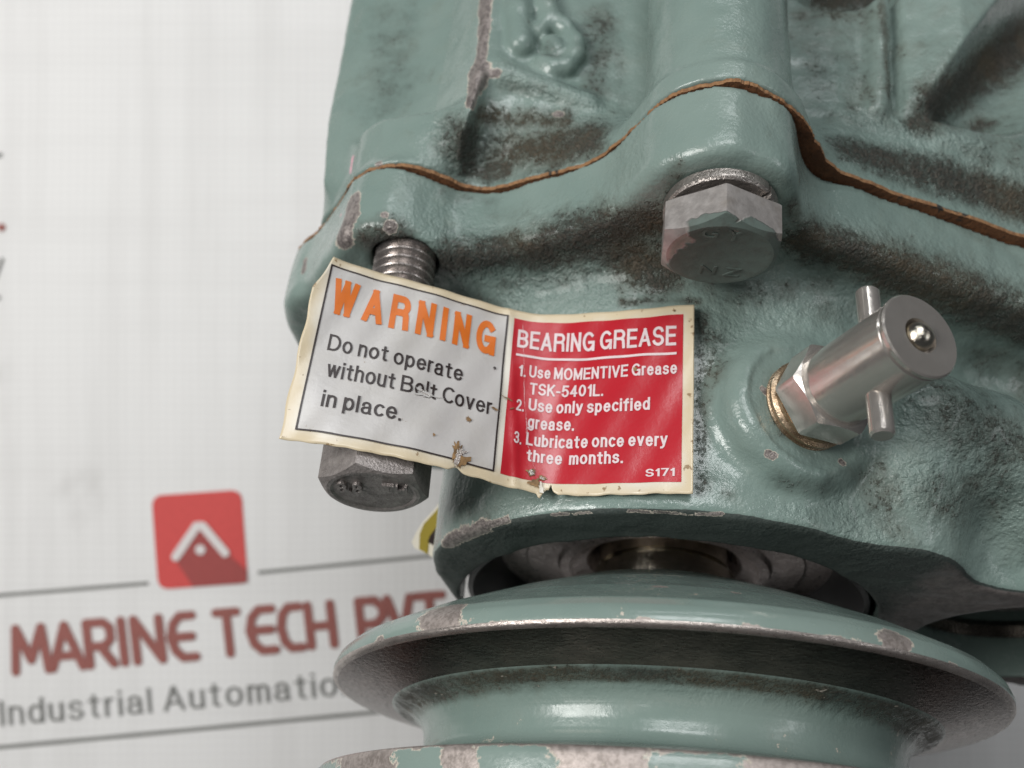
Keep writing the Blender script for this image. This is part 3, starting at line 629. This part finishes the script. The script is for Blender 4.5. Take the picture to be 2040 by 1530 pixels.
# a touch out of true on its shaft
pul.matrix_local = Matrix.Translation((-0.004, 0, 0.337 + 0.015)) @ Matrix.Rotation(R(2.2), 4, 'X') @ Matrix.Rotation(R(-1.1), 4, 'Y') @ Matrix.Translation((0, 0, -0.337))
def ring_attrs(o, chips, dirt_shade=(), rough=()):
    """wear given as (angle deg, half-width deg, z, half-height, strength)"""
    V = verts(o.data); a = np.degrees(np.arctan2(V[:, 1], V[:, 0])); z = V[:, 2]
    def f(L):
        out = np.zeros(len(V), np.float32)
        for an, w, zz, hh, s in L:
            da = np.abs((a - an + 180) % 360 - 180) / w; dz = np.abs(z - zz) / hh
            out = np.maximum(out, s * np.clip(1.5 - (da ** 2.6 + dz ** 2.6) ** (1 / 2.6), 0, 1))
        return out
    for nm, L in (("chip", chips), ("dirt_shade", dirt_shade), ("rough", rough), ("mark", ())): attr(o.data, nm, f(L))
def ang(x, y, z): p = atz(x, y, z); return math.degrees(math.atan2(p[1], p[0]))
ring_attrs(rim_t, [(ang(872, 1232, .345), 4.6, .352, .022, 1), (ang(1795, 1290, .345), 2.6, .350, .013, 1), (ang(1325, 1168, .40), 1.3, .3985, .0026, 1), (ang(1470, 1182, .40), 1.1, .396, .0024, 1), (ang(735, 1265, .34), 1.5, .341, .006, .8)] +
           [(ang(x, y, .341), 1.5, .3395, .0035, .8) for x, y in ((1000, 1228), (1300, 1233), (1500, 1252), (1650, 1276), (1900, 1335))],
           [(x, 40, .48, .02, .45) for x in (-120, -60)] + [(-60, 30, .495, .015, .7)])
ring_attrs(rt, [(ang(1315, 1400, .27), 0.35, .29, .03, .5)], [(-90, 150, .3065, .0060, 0.95), (-40, 40, .303, .010, .8), (-150, 30, .303, .010, .8), (-90, 150, .232, .006, .35)], [(-90, 180, .302, .012, .9)])
lowchips = [(ang(905, 1490, .20), 2.6, .195, .030, 1), (ang(1215, 1500, .20), 6.5, .195, .05, 1.0), (ang(690, 1505, .2), 7.0, .19, .06, 1), (ang(1560, 1520, .2), 3.2, .19, .05, 1), (ang(1000, 1525, .17), 10, .168, .012, .8), (ang(1720, 1530, .2), 6, .2, .05, .9), (-20, 12, .19, .05, 1)]
ring_attrs(rl, lowchips + [(-90, 180, .2125, .003, .8)], [(-90, 180, .16, .01, .3)])

# ------------------------------------------------------------------ the peeling warning sticker
QT = np.array([(-0.5262, -0.4540), (-0.5148, -0.4483), (-0.487, -0.4354), (-0.4488, -0.423), (-0.3837, -0.4075), (-0.3237, -0.3857), (-0.2898, -0.3759), (-0.2659, -0.371), (-0.2421, -0.3696), (-0.222, -0.3711), (-0.189, -0.3787), (-0.1442, -0.3944), (-0.0941, -0.4121), (-0.0424, -0.4288)])
QB = np.array([(-0.5300, -0.4300), (-0.5169, -0.429), (-0.4778, -0.4281), (-0.4138, -0.4202), (-0.367, -0.4104), (-0.3253, -0.3935), (-0.2889, -0.3803), (-0.2579, -0.3666), (-0.2265, -0.3571), (-0.2018, -0.3562), (-0.1717, -0.3628), (-0.1307, -0.3767), (-0.0847, -0.3918), (-0.0388, -0.4055)])
ZT, ZB, LW, LH = 0.765, 0.51, 0.4955, 0.255
def dense(Qp):
    t = np.arange(len(Qp)); T = np.linspace(0, len(Qp) - 1, 240); P = np.stack([np.interp(T, t, Qp[:, i]) for i in (0, 1)], 1)
    k = np.ones(19) / 19
    for _ in range(2):
        Pp = np.concatenate([2 * P[:1] - P[9:0:-1], P, 2 * P[-1:] - P[-2:-11:-1]]); P = np.stack([np.convolve(Pp[:, i], k, 'valid') for i in (0, 1)], 1)
    s = np.r_[0, np.cumsum(np.hypot(*np.diff(P, axis=0).T))]; return P, s
(PT_, sT), (PB_, sB) = dense(QT), dense(QB)
sT = sT - (sT[-1] - LW); sB = sB - (sB[-1] - LW)            # arc length 0 at the old left edge, both end at LW
wr = rng.uniform(0, 6.28, 6)
def label_pt(s, v, off=0.0):
    s = np.asarray(s, float); v = np.asarray(v, float); w = np.clip(v / LH, -0.1, 1.1)
    def ev(S): return np.stack([(1 - w) * np.interp(S, sB, PB_[:, i]) + w * np.interp(S, sT, PT_[:, i]) for i in (0, 1)], -1)
    p = ev(s); e = 2e-3; tg = ev(np.minimum(s + e, LW)) - ev(np.maximum(s - e, -0.012)); tg /= np.linalg.norm(tg, axis=-1)[..., None]
    nrm = np.stack([tg[..., 1], -tg[..., 0]], -1)
    wav = 0.0011 * np.sin(46 * s + 9 * v + wr[0]) * np.sin(31 * v + 5 * s + wr[1]) + 0.0007 * np.sin(120 * s - 60 * v + wr[2]) + 0.0016 * np.exp(-((s - 0.262 - 0.12 * (0.13 - v)) / 0.006) ** 2)
    p = p + nrm * (off + wav * 0.8 + 0.0045)[..., None]
    z = ZB + (ZT - ZB) * v / LH
    return np.concatenate([p, z[..., None]], -1)
def label_sheet(name, s0, s1, v0, v1, off, mat, parent, nu=100, nv=48, solid=None, top=None, bot=None, left=None):
    U, Vv = np.meshgrid(np.linspace(0, 1, nu), np.linspace(0, 1, nv), indexing='ij')
    S = s0 + (s1 - s0) * U
    B = v0 + (bot(S) if bot else 0); T = v1 + (top(S) if top else 0); VV = B + (T - B) * Vv
    if left: S = S + left(VV) * (1 - U)
    P = label_pt(S, VV, np.full(S.shape, off)).reshape(-1, 3)
    F = [(i * nv + j, (i + 1) * nv + j, (i + 1) * nv + j + 1, i * nv + j + 1) for i in range(nu - 1) for j in range(nv - 1)]
    o = pymesh(name, P, F, mat, parent, 180)
    age = np.minimum(np.minimum(S + 0.012, LW - S), np.minimum(VV, LH - VV)).reshape(-1)
    attr(o.data, "age", np.clip(1 - age / 0.035, 0, 1))
    if solid:
        md = o.modifiers.new("thickness", 'SOLIDIFY'); md.thickness = solid; md.offset = -1
    return o
def label_flat(name, V2, F, off, mat, parent):
    P = label_pt(V2[:, 0], V2[:, 1], np.full(len(V2), off)); return pymesh(name, P, F, mat, parent)

def film(name, c, c_old=None, amt=0.0, rough=0.32):
    g = G(name); n1, n2 = g.noise(14, 4), g.noise(80, 4)
    col = g.mix(g.math('MULTIPLY', g.ramp(n1, 0.35, 0.75), 0.5), c, (c[0] * 0.86, c[1] * 0.84, c[2] * 0.79))
    if c_old:
        f = g.ramp(g.math('ADD', g.attr("age"), g.math('MULTIPLY', g.math('SUBTRACT', n1, 0.5), 1.2)), 0.15, 0.95)
        col = g.mix(g.math('MULTIPLY', f, amt), col, c_old)
        col = g.mix(g.math('MULTIPLY', g.ramp(g.math('ADD', n2, g.math('MULTIPLY', g.attr("age"), 0.10)), 0.70, 0.76), 0.8), col, (0.20, 0.11, 0.04))
    return g.out(Base_Color=col, Roughness=rough, Coat_Weight=0.25, Coat_Roughness=0.2, Normal=g.bump(n2, 0.25, 0.002))
M_CREAM = film("aged_sticker_film", (0.66, 0.63, 0.56), (0.58, 0.46, 0.27), 0.7)
M_SILVER = film("silver_white_film", (0.50, 0.485, 0.475), (0.42, 0.39, 0.345), 0.35)
M_RED = film("red_film", (0.44, 0.011, 0.022), None)
M_ORANGE = flat_mat("orange_print", (0.64, 0.150, 0.012), 0.4, 0.05)
M_INK = flat_mat("black_print", (0.022, 0.013, 0.012), 0.4, 0.05)
M_WHITEINK = flat_mat("white_print", (0.66, 0.55, 0.56), 0.4, 0.06)
M_FOIL = metal_mat("torn_foil", (0.45, 0.42, 0.38), (0.75, 0.72, 0.68), 0.3, 0.6, 120, None, 0.004, (0.30, 0.19, 0.09))
M_GLUE = flat_mat("brown_glue_stain", (0.22, 0.13, 0.055), 0.6, 0.5, 90)

st = empty("warning_sticker"); st.matrix_world = machine.matrix_world
tag(st, "half peeled warning and bearing grease sticker on the round nose of the cover", "sticker")
def botf(S):
    return 0.006 * np.exp(-((S - 0.198) / 0.007) ** 2) + 0.010 * np.exp(-((S - 0.322) / 0.006) ** 2) * (1 + 0.4 * np.sin(900 * S)) - 0.007 * np.exp(-((S - 0.309) / 0.0025) ** 2) + 0.0008 * np.sin(170 * S) * np.sin(60 * S)
def leftf(v): return 0.018 * np.clip((v - 0.205) / 0.05, 0, 1) + 0.0012 * np.sin(90 * v)
label_sheet("sticker_film", -0.0105, LW, 0.0, LH, 0.0, M_CREAM, st, 200, 70, 0.0009, None, botf, leftf)
label_sheet("white_panel", 0.0070, 0.2455, 0.0150, 0.2425, 0.0006, M_SILVER, st, 90, 50)
label_sheet("red_panel", 0.2555, 0.4818, 0.0145, 0.2415, 0.0006, M_RED, st, 90, 50)
fr = []
for s0, s1, v0, v1 in ((0.0055, 0.2470, 0.2410, 0.2432), (0.0055, 0.2470, 0.0138, 0.0160), (0.0055, 0.0080, 0.0160, 0.2410), (0.2445, 0.2470, 0.0160, 0.2410)):
    k = 40; A_ = []; 
    for i in range(k + 1):
        t = i / k
        if s1 - s0 > v1 - v0: A_ += [(s0 + (s1 - s0) * t, v0), (s0 + (s1 - s0) * t, v1)]
        else: A_ += [(s0, v0 + (v1 - v0) * t), (s1, v0 + (v1 - v0) * t)]
    fr.append((np.array(A_), [(2 * i, 2 * i + 2, 2 * i + 3, 2 * i + 1) for i in range(k)]))
vv = np.concatenate([a for a, _ in fr]); ff = []; o_ = 0
for a, f in fr: ff += [tuple(i + o_ for i in q) for q in f]; o_ += len(a)
label_flat("border_line", vv, ff, 0.0012, M_INK, st)
def label_text(body, s0, s1, v, cap, mat, track=0.17, w=0.13):
    V2, F, lay = stroke_text(body, s0, s1, v, cap, w, track)
    P = label_pt(V2[:, 0], V2[:, 1], 0.0012 + 0.00009 * lay); return pymesh("lettering", P, F, mat, st)
label_text("WARNING", 0.0150, 0.2325, 0.1750, 0.0520, M_ORANGE, 0.29, 0.25)
label_text("Do not operate", 0.0228, 0.1934, 0.1243, 0.0228, M_INK, 0.10, 0.14)
label_text("without Belt Cover", 0.0275, 0.2358, 0.0885, 0.0228, M_INK, 0.10, 0.14)
label_text("in place.", 0.0288, 0.1245, 0.0480, 0.0222, M_INK, 0.10, 0.14)
label_text("BEARING GREASE", 0.2625, 0.4732, 0.1975, 0.0278, M_WHITEINK, 0.11, 0.175)
for body, s0, s1, v, c in (("1.", 0.2673, 0.2775, 0.1550, 0.0165), ("Use MOMENTIVE Grease", 0.2822, 0.4750, 0.1565, 0.0172), ("TSK-5401L.", 0.2848, 0.3825, 0.1320, 0.0168), ("2.", 0.2680, 0.2790, 0.1055, 0.0165), ("Use only specified", 0.2850, 0.4423, 0.1090, 0.0172),
                          ("grease.", 0.2857, 0.3476, 0.0850, 0.0172), ("3.", 0.2682, 0.2792, 0.0590, 0.0165), ("Lubricate once every", 0.2856, 0.4650, 0.0612, 0.0172), ("three  months.", 0.2880, 0.4115, 0.0395, 0.0165), ("S171", 0.4388, 0.4742, 0.0215, 0.0102)):
    label_text(body, s0, s1, v, c, M_WHITEINK, 0.11, 0.185)
k = 40; A_ = np.array([(0.2620 + 0.212 * i / k, vv_) for i in range(k + 1) for vv_ in (0.1842, 0.1876)])
label_flat("rule_line", A_, [(2 * i, 2 * i + 2, 2 * i + 3, 2 * i + 1) for i in range(k)], 0.0014, M_WHITEINK, st)
# tears, scratches and glue showing through
def blotch(name, s, v, rs_, rv, rot, mat, off=0.0018, n=22, jag=0.45):
    L = [(0, 0)]
    for i in range(n):
        a = 2 * math.pi * i / n; q = 1 + random.uniform(-jag, jag); x, y = rs_ * q * math.cos(a), rv * q * math.sin(a)
        L.append((x * math.cos(rot) - y * math.sin(rot), x * math.sin(rot) + y * math.cos(rot)))
    V2 = np.array(L) + (s, v)
    V2[:, 0] = np.minimum(V2[:, 0], LW - 0.001); V2[:, 1] = np.clip(V2[:, 1], 0.0005, LH - 0.0005)
    return label_flat(name, V2, [(0, i + 1, (i + 1) % n + 1) for i in range(n)], off, mat, st)
for a in ((0.1975, 0.026, 0.008, 0.016, 0.2, M_GLUE), (0.2030, 0.016, 0.012, 0.007, 0.6, M_GLUE)): blotch("tear", *a)
for a in ((0.1985, 0.020, 0.0038, 0.012, -0.15, M_FOIL), (0.203, 0.026, 0.006, 0.002, 0.5, M_FOIL)): blotch("tear", *a, off=0.0022)
for a in ((0.2955, 0.0240, 0.0058, 0.0048, 0, M_GLUE), (0.3110, 0.0190, 0.0048, 0.0036, 0, M_GLUE), (0.3020, 0.0120, 0.008, 0.006, 0.2, M_GLUE)): blotch("tear", *a)
for a in ((0.2952, 0.0248, 0.0038, 0.0028, 0, M_FOIL), (0.3112, 0.0192, 0.0030, 0.0020, 0, M_FOIL), (0.3105, 0.004, 0.0022, 0.009, 0.2, M_CREAM)): blotch("tear", *a, off=0.0024)
for a in ((0.1470, 0.0955, 0.009, 0.0022, -0.25, M_SILVER), (0.1500, 0.0915, 0.008, 0.0030, 0.15, M_SILVER), (0.1430, 0.0905, 0.006, 0.0016, 0.3, M_SILVER), (0.160, 0.0925, 0.010, 0.0007, 0.05, M_SILVER)): blotch("scratch", *a, off=0.0020)
for a in ((0.148, 0.0925, 0.0065, 0.0006, -0.1, M_FOIL), (0.147, 0.0965, 0.004, 0.0006, 0.4, M_FOIL)): blotch("scratch", *a, off=0.0024)
for a in ((0.2390, 0.098, 0.006, 0.0016, -0.2, M_GLUE), (0.2070, 0.0745, 0.003, 0.0035, 0.5, M_GLUE), (0.2550, 0.118, 0.007, 0.0012, -0.2, M_GLUE), (0.2620, 0.105, 0.004, 0.0010, 0.6, M_GLUE), (0.4225, 0.166, 0.002, 0.0032, 0, M_GLUE), (0.166, 0.040, 0.0016, 0.002, 0, M_GLUE), (0.470, 0.2465, 0.0018, 0.0014, 0, M_GLUE), (0.2350, 0.158, 0.0016, 0.0022, 0.4, M_INK)): blotch("stain", *a, off=0.0021)
# crease through the red panel
for (s0, v0), (s1, v1) in (((0.268, 0.235), (0.279, 0.12)), ((0.279, 0.12), (0.289, 0.06)), ((0.289, 0.06), (0.300, 0.03)), ((0.2835, 0.097), (0.2850, 0.075))):
    k = 14; L = []
    for i in range(k + 1):
        t = i / k; w_ = 0.00022 * random.uniform(0.15, 1.2); s = s0 + (s1 - s0) * t + random.uniform(-.0006, .0006); v = v0 + (v1 - v0) * t; L += [(s - w_, v), (s + w_, v)]
    label_flat("crease", np.array(L), [(2 * i, 2 * i + 1, 2 * i + 3, 2 * i + 2) for i in range(k)], 0.0020, M_WHITEINK, st)

# ------------------------------------------------------------------ the second, yellow sticker curling off the far side of the nose
ys = empty("hazard_sticker"); ys.matrix_world = machine.matrix_world
tag(ys, "yellow and black sticker corner curling out beside the nose above the pulley", "sticker")
M_YEL = film("yellow_film", (0.30, 0.235, 0.035), None); M_YWHITE = film("sticker_white_edge", (0.70, 0.66, 0.56), None)
def ysheet(name, poly, dep, mat, th):
    V = [tuple(ORG + ray(x, y) * (dep + 0.0006 * (875 - x))) for x, y in poly]; n = len(V)
    off = FX * th
    V += [tuple(np.array(v) + off) for v in V]
    return pymesh(name, V, [tuple(range(n)), tuple(range(2 * n - 1, n - 1, -1))] + [(i, n + i, n + (i + 1) % n, (i + 1) % n) for i in range(n)], mat, ys)
ysheet("sticker_film", [(885, 985), (868, 1012), (842, 1040), (828, 1062), (820, 1080), (826, 1092), (848, 1102), (866, 1112), (890, 1118), (905, 1060)], 1.560, M_YWHITE, 0.004)
ysheet("yellow_panel", [(890, 990), (868, 1018), (844, 1044), (836, 1064), (835, 1094), (852, 1104), (854, 1082), (864, 1080), (890, 1060)], 1.5585, M_YEL, 0.001)
ysheet("black_panel", [(884, 1040), (868, 1052), (856, 1068), (852, 1080), (866, 1088), (890, 1092)], 1.5570, M_INK, 0.001)

# ------------------------------------------------------------------ the banner behind
BD = 2.6
def bpt(x, y, off=0.0):
    """a spot of the banner cloth: x, y in 1/2000 of the viewing distance"""
    X_ = (x - 1020) / 2000 * BD; Z_ = -(y - 765) / 2000 * BD
    wv = 0.012 * np.sin(2.1 * X_ + 0.7) + 0.006 * np.sin(3.7 * Z_ + 1.9 * X_)
    return np.stack([X_, BD + wv - off, Z_], -1)
def cloth_mat():
    g = G("banner_cloth"); sx = g.n("ShaderNodeSeparateXYZ"); g.t.links.new(g.tc.outputs["Object"], sx.inputs[0])
    wx = g.n("ShaderNodeTexWave", bands_direction='X'); wx.inputs["Scale"].default_value = 15; wx.inputs["Distortion"].default_value = 0.4; g.t.links.new(g.tc.outputs["Object"], wx.inputs[0])
    wz = g.n("ShaderNodeTexWave", bands_direction='Z'); wz.inputs["Scale"].default_value = 15; wz.inputs["Distortion"].default_value = 0.4; g.t.links.new(g.tc.outputs["Object"], wz.inputs[0])
    weave = g.math('ADD', wx.outputs["Fac"], wz.outputs["Fac"])
    streak = g.noise(14, 3, stretch=(1, 1, 0.06)); streak2 = g.noise(10, 3, stretch=(0.06, 1, 1))
    col = g.mix(g.math('MULTIPLY', weave, 0.22), (0.785, 0.778, 0.770), (0.685, 0.680, 0.672))
    col = g.mix(g.math('MULTIPLY', g.ramp(streak, 0.4, 0.7), 0.30), col, (0.62, 0.61, 0.60))
    col = g.mix(g.math('MULTIPLY', g.ramp(streak2, 0.4, 0.7), 0.20), col, (0.62, 0.61, 0.60))
    sm = g.ramp(g.noise(3.2, 5, 0.55), 0.64, 0.80)
    col = g.mix(g.math('MULTIPLY', sm, 0.35), col, (0.40, 0.385, 0.37))
    return g.out(Base_Color=col, Roughness=0.75, Normal=g.bump(weave, 0.15, 0.003))
M_CLOTH = cloth_mat()
M_BRED = flat_mat("banner_red_print", (0.60, 0.075, 0.07), 0.7, 0.03); M_BDARK = flat_mat("banner_maroon_print", (0.29, 0.10, 0.085), 0.7, 0.05); M_BSHADE = flat_mat("banner_logo_shade_print", (0.33, 0.065, 0.06), 0.7, 0.03)
M_BGREY = flat_mat("banner_grey_print", (0.19, 0.19, 0.18), 0.7, 0.05); M_BWHITE = flat_mat("banner_white_print", (0.70, 0.66, 0.65), 0.7, 0.03)
nx, ny = 60, 50
gx, gy = np.meshgrid(np.linspace(-900, 3000, nx), np.linspace(-800, 2150, ny), indexing='ij')
ban = pymesh("banner", bpt(gx, gy).reshape(-1, 3), [(i * ny + j, i * ny + j + 1, (i + 1) * ny + j + 1, (i + 1) * ny + j) for i in range(nx - 1) for j in range(ny - 1)], M_CLOTH, None, 180)
tag(ban, "white woven cloth banner with red logo and maroon company lettering hung behind the machine", "banner")
def bflat(name, V2, F, off, mat):
    V2 = np.asarray(V2, float); return pymesh(name, bpt(V2[:, 0], V2[:, 1], np.full(len(V2), off)), F, mat, ban)
def stroke(P, w, n_round=10):
    """ribbon polygons with round ends along a pixel polyline"""
    V, F = [], []
    for (x0, y0), (x1, y1) in zip(P[:-1], P[1:]):
        a = math.atan2(y1 - y0, x1 - x0); b = len(V); L = []
        for i in range(n_round + 1):
            q = a + math.pi / 2 + math.pi * i / n_round; L.append((x0 + w / 2 * math.cos(q), y0 + w / 2 * math.sin(q)))
        for i in range(n_round + 1):
            q = a - math.pi / 2 + math.pi * i / n_round; L.append((x1 + w / 2 * math.cos(q), y1 + w / 2 * math.sin(q)))
        V += L; F.append(tuple(range(b + len(L) - 1, b - 1, -1)))
    return V, F
boff = [0.004]
def bstrokes(name, strokes, w, mat):
    V, F = [], []
    for P in strokes:
        v, f = stroke(P, w); F += [tuple(i + len(V) for i in q) for q in f]; V += v
    # every ribbon a hair higher than the last, so none lie in one plane
    V2 = np.array(V); off = np.zeros(len(V2))
    for k, q in enumerate(F): off[list(q)] = boff[0] + 0.00025 * k
    pymesh(name, bpt(V2[:, 0], V2[:, 1], off), F, mat, ban)
# logo tile
def rrect(c, r, n=8):
    out = []; m = len(c)
    for i in range(m):
        p, a, b = np.array(c[i], float), np.array(c[i - 1], float), np.array(c[(i + 1) % m], float)
        u, v = (a - p) / np.linalg.norm(a - p), (b - p) / np.linalg.norm(b - p)
        for t in np.linspace(0, 1, n): out.append(((1 - t) ** 2) * (p + u * r) + 2 * t * (1 - t) * p + t * t * (p + v * r))
    return out
tile = rrect([(306, 986), (484, 974), (496, 1160), (318, 1173)], 24); bflat("logo_tile", tile, [tuple(range(len(tile) - 1, -1, -1))], 0.003, M_BRED)
shade = [(350, 1108), (402, 1048), (455, 1100), (494, 1135), (495, 1158), (478, 1161), (388, 1167)]; bflat("logo_shade", shade, [tuple(range(len(shade) - 1, -1, -1))], 0.005, M_BSHADE)
boff[0] = 0.007; bstrokes("logo_chevron", [[(354, 1107), (396, 1046)], [(396, 1046), (408, 1046)], [(408, 1046), (452, 1099)]], 17, M_BWHITE)
dot = [(403 + 10 * math.cos(a), 1093 + 10 * math.sin(a)) for a in np.linspace(0, 2 * math.pi, 20, endpoint=False)]; bflat("logo_dot", dot, [tuple(range(19, -1, -1))], 0.0075, M_BWHITE)
# ruled lines
for (x0, y0), (x1, y1), w in (((-700, 1243), (298, 1160), 7), ((516, 1139), (1500, 1046), 7), ((-700, 1548), (1500, 1352), 8), ((-160, 318), (10, 311), 8), ((-160, 600), (8, 594), 8)):
    a = np.array((x0, y0), float); b = np.array((x1, y1), float); nn = np.array((-(b - a)[1], (b - a)[0])) / np.linalg.norm(b - a) * w / 2; k = 40
    L = [];
    for i in range(k + 1): p = a + (b - a) * i / k; L += [p - nn, p + nn]
    bflat("ruled_line", L, [(2 * i, 2 * i + 1, 2 * i + 3, 2 * i + 2) for i in range(k)], 0.003, M_BGREY)
# company name in round strokes: unit letters, baseline to cap height
LET = {'M': [[(0, 0), (.12, 1), (.5, .25), (.88, 1), (1, 0)]], 'A': [[(0, 0), (.5, 1), (1, 0)], [(.2, .28), (.8, .28)]], 'R': [[(0, 0), (0, 1), (.7, 1), (.95, .86), (.95, .60), (.7, .44), (.12, .44)], [(.5, .44), (1, 0)]], 'I': [[(.5, 0), (.5, 1)]],
       'N': [[(0, 0), (0, 1), (1, 0), (1, 1)]], 'E': [[(1, 1), (.45, 1), (.14, .82), (0, .5), (.14, .18), (.45, 0), (1, 0)], [(.05, .5), (.9, .5)]], 'T': [[(0, 1), (1, 1)], [(.5, 1), (.5, 0)]], 'C': [[(1, 1), (.45, 1), (.14, .84), (0, .5), (.14, .16), (.45, 0), (1, 0)]],
       'H': [[(0, 0), (0, 1)], [(1, 0), (1, 1)], [(0, .48), (1, .48)]], 'P': [[(0, 0), (0, 1), (.7, 1), (1, .82), (1, .6), (.7, .42), (0, .42)]], 'V': [[(0, 1), (.5, 0), (1, 1)]]}
boff[0] = 0.003
def base_y(x): return 1337 - 0.0860 * (x - 25)
def top_y(x): return 1253 - 0.0800 * (x - 22)
for ch, x0, x1 in (('M', 30, 96), ('A', 104, 164), ('R', 178, 226), ('I', 245, 249), ('N', 272, 322), ('E', 343, 388), ('T', 436, 476), ('E', 499, 546), ('C', 561, 600), ('H', 617, 662), ('P', 718, 764), ('V', 775, 820), ('T', 832, 884)):
    S_ = []
    for P in LET[ch]:
        S_.append([(x0 + (x1 - x0) * u + 9 * (0.5 - v) + 0, base_y(x0 + (x1 - x0) * u) * (1 - v) + top_y(x0 + (x1 - x0) * u) * v) for u, v in P])
    bstrokes("lettering", S_, 18.0, M_BDARK)
v2, f2, lay = stroke_text("Industrial Automation", 0, 705, 0, 50, 0.115, 0.16)
pymesh("lettering", bpt(4 + v2[:, 0] + (25 - v2[:, 1]) * 0.08, 1444 - 0.0875 * v2[:, 0] - v2[:, 1], 0.003 + 0.0002 * lay), f2, M_BGREY, ban)
boff[0] = 0.003
dot = [(10 + 8 * math.cos(a), 455 + 8 * math.sin(a)) for a in np.linspace(0, 2 * math.pi, 16, endpoint=False)]; bflat("lettering", dot, [tuple(range(15, -1, -1))], 0.003, M_BDARK)
bstrokes("lettering", [[(12, 518), (-4, 562)], [(-22, 520), (-6, 552)]], 6, M_BGREY)
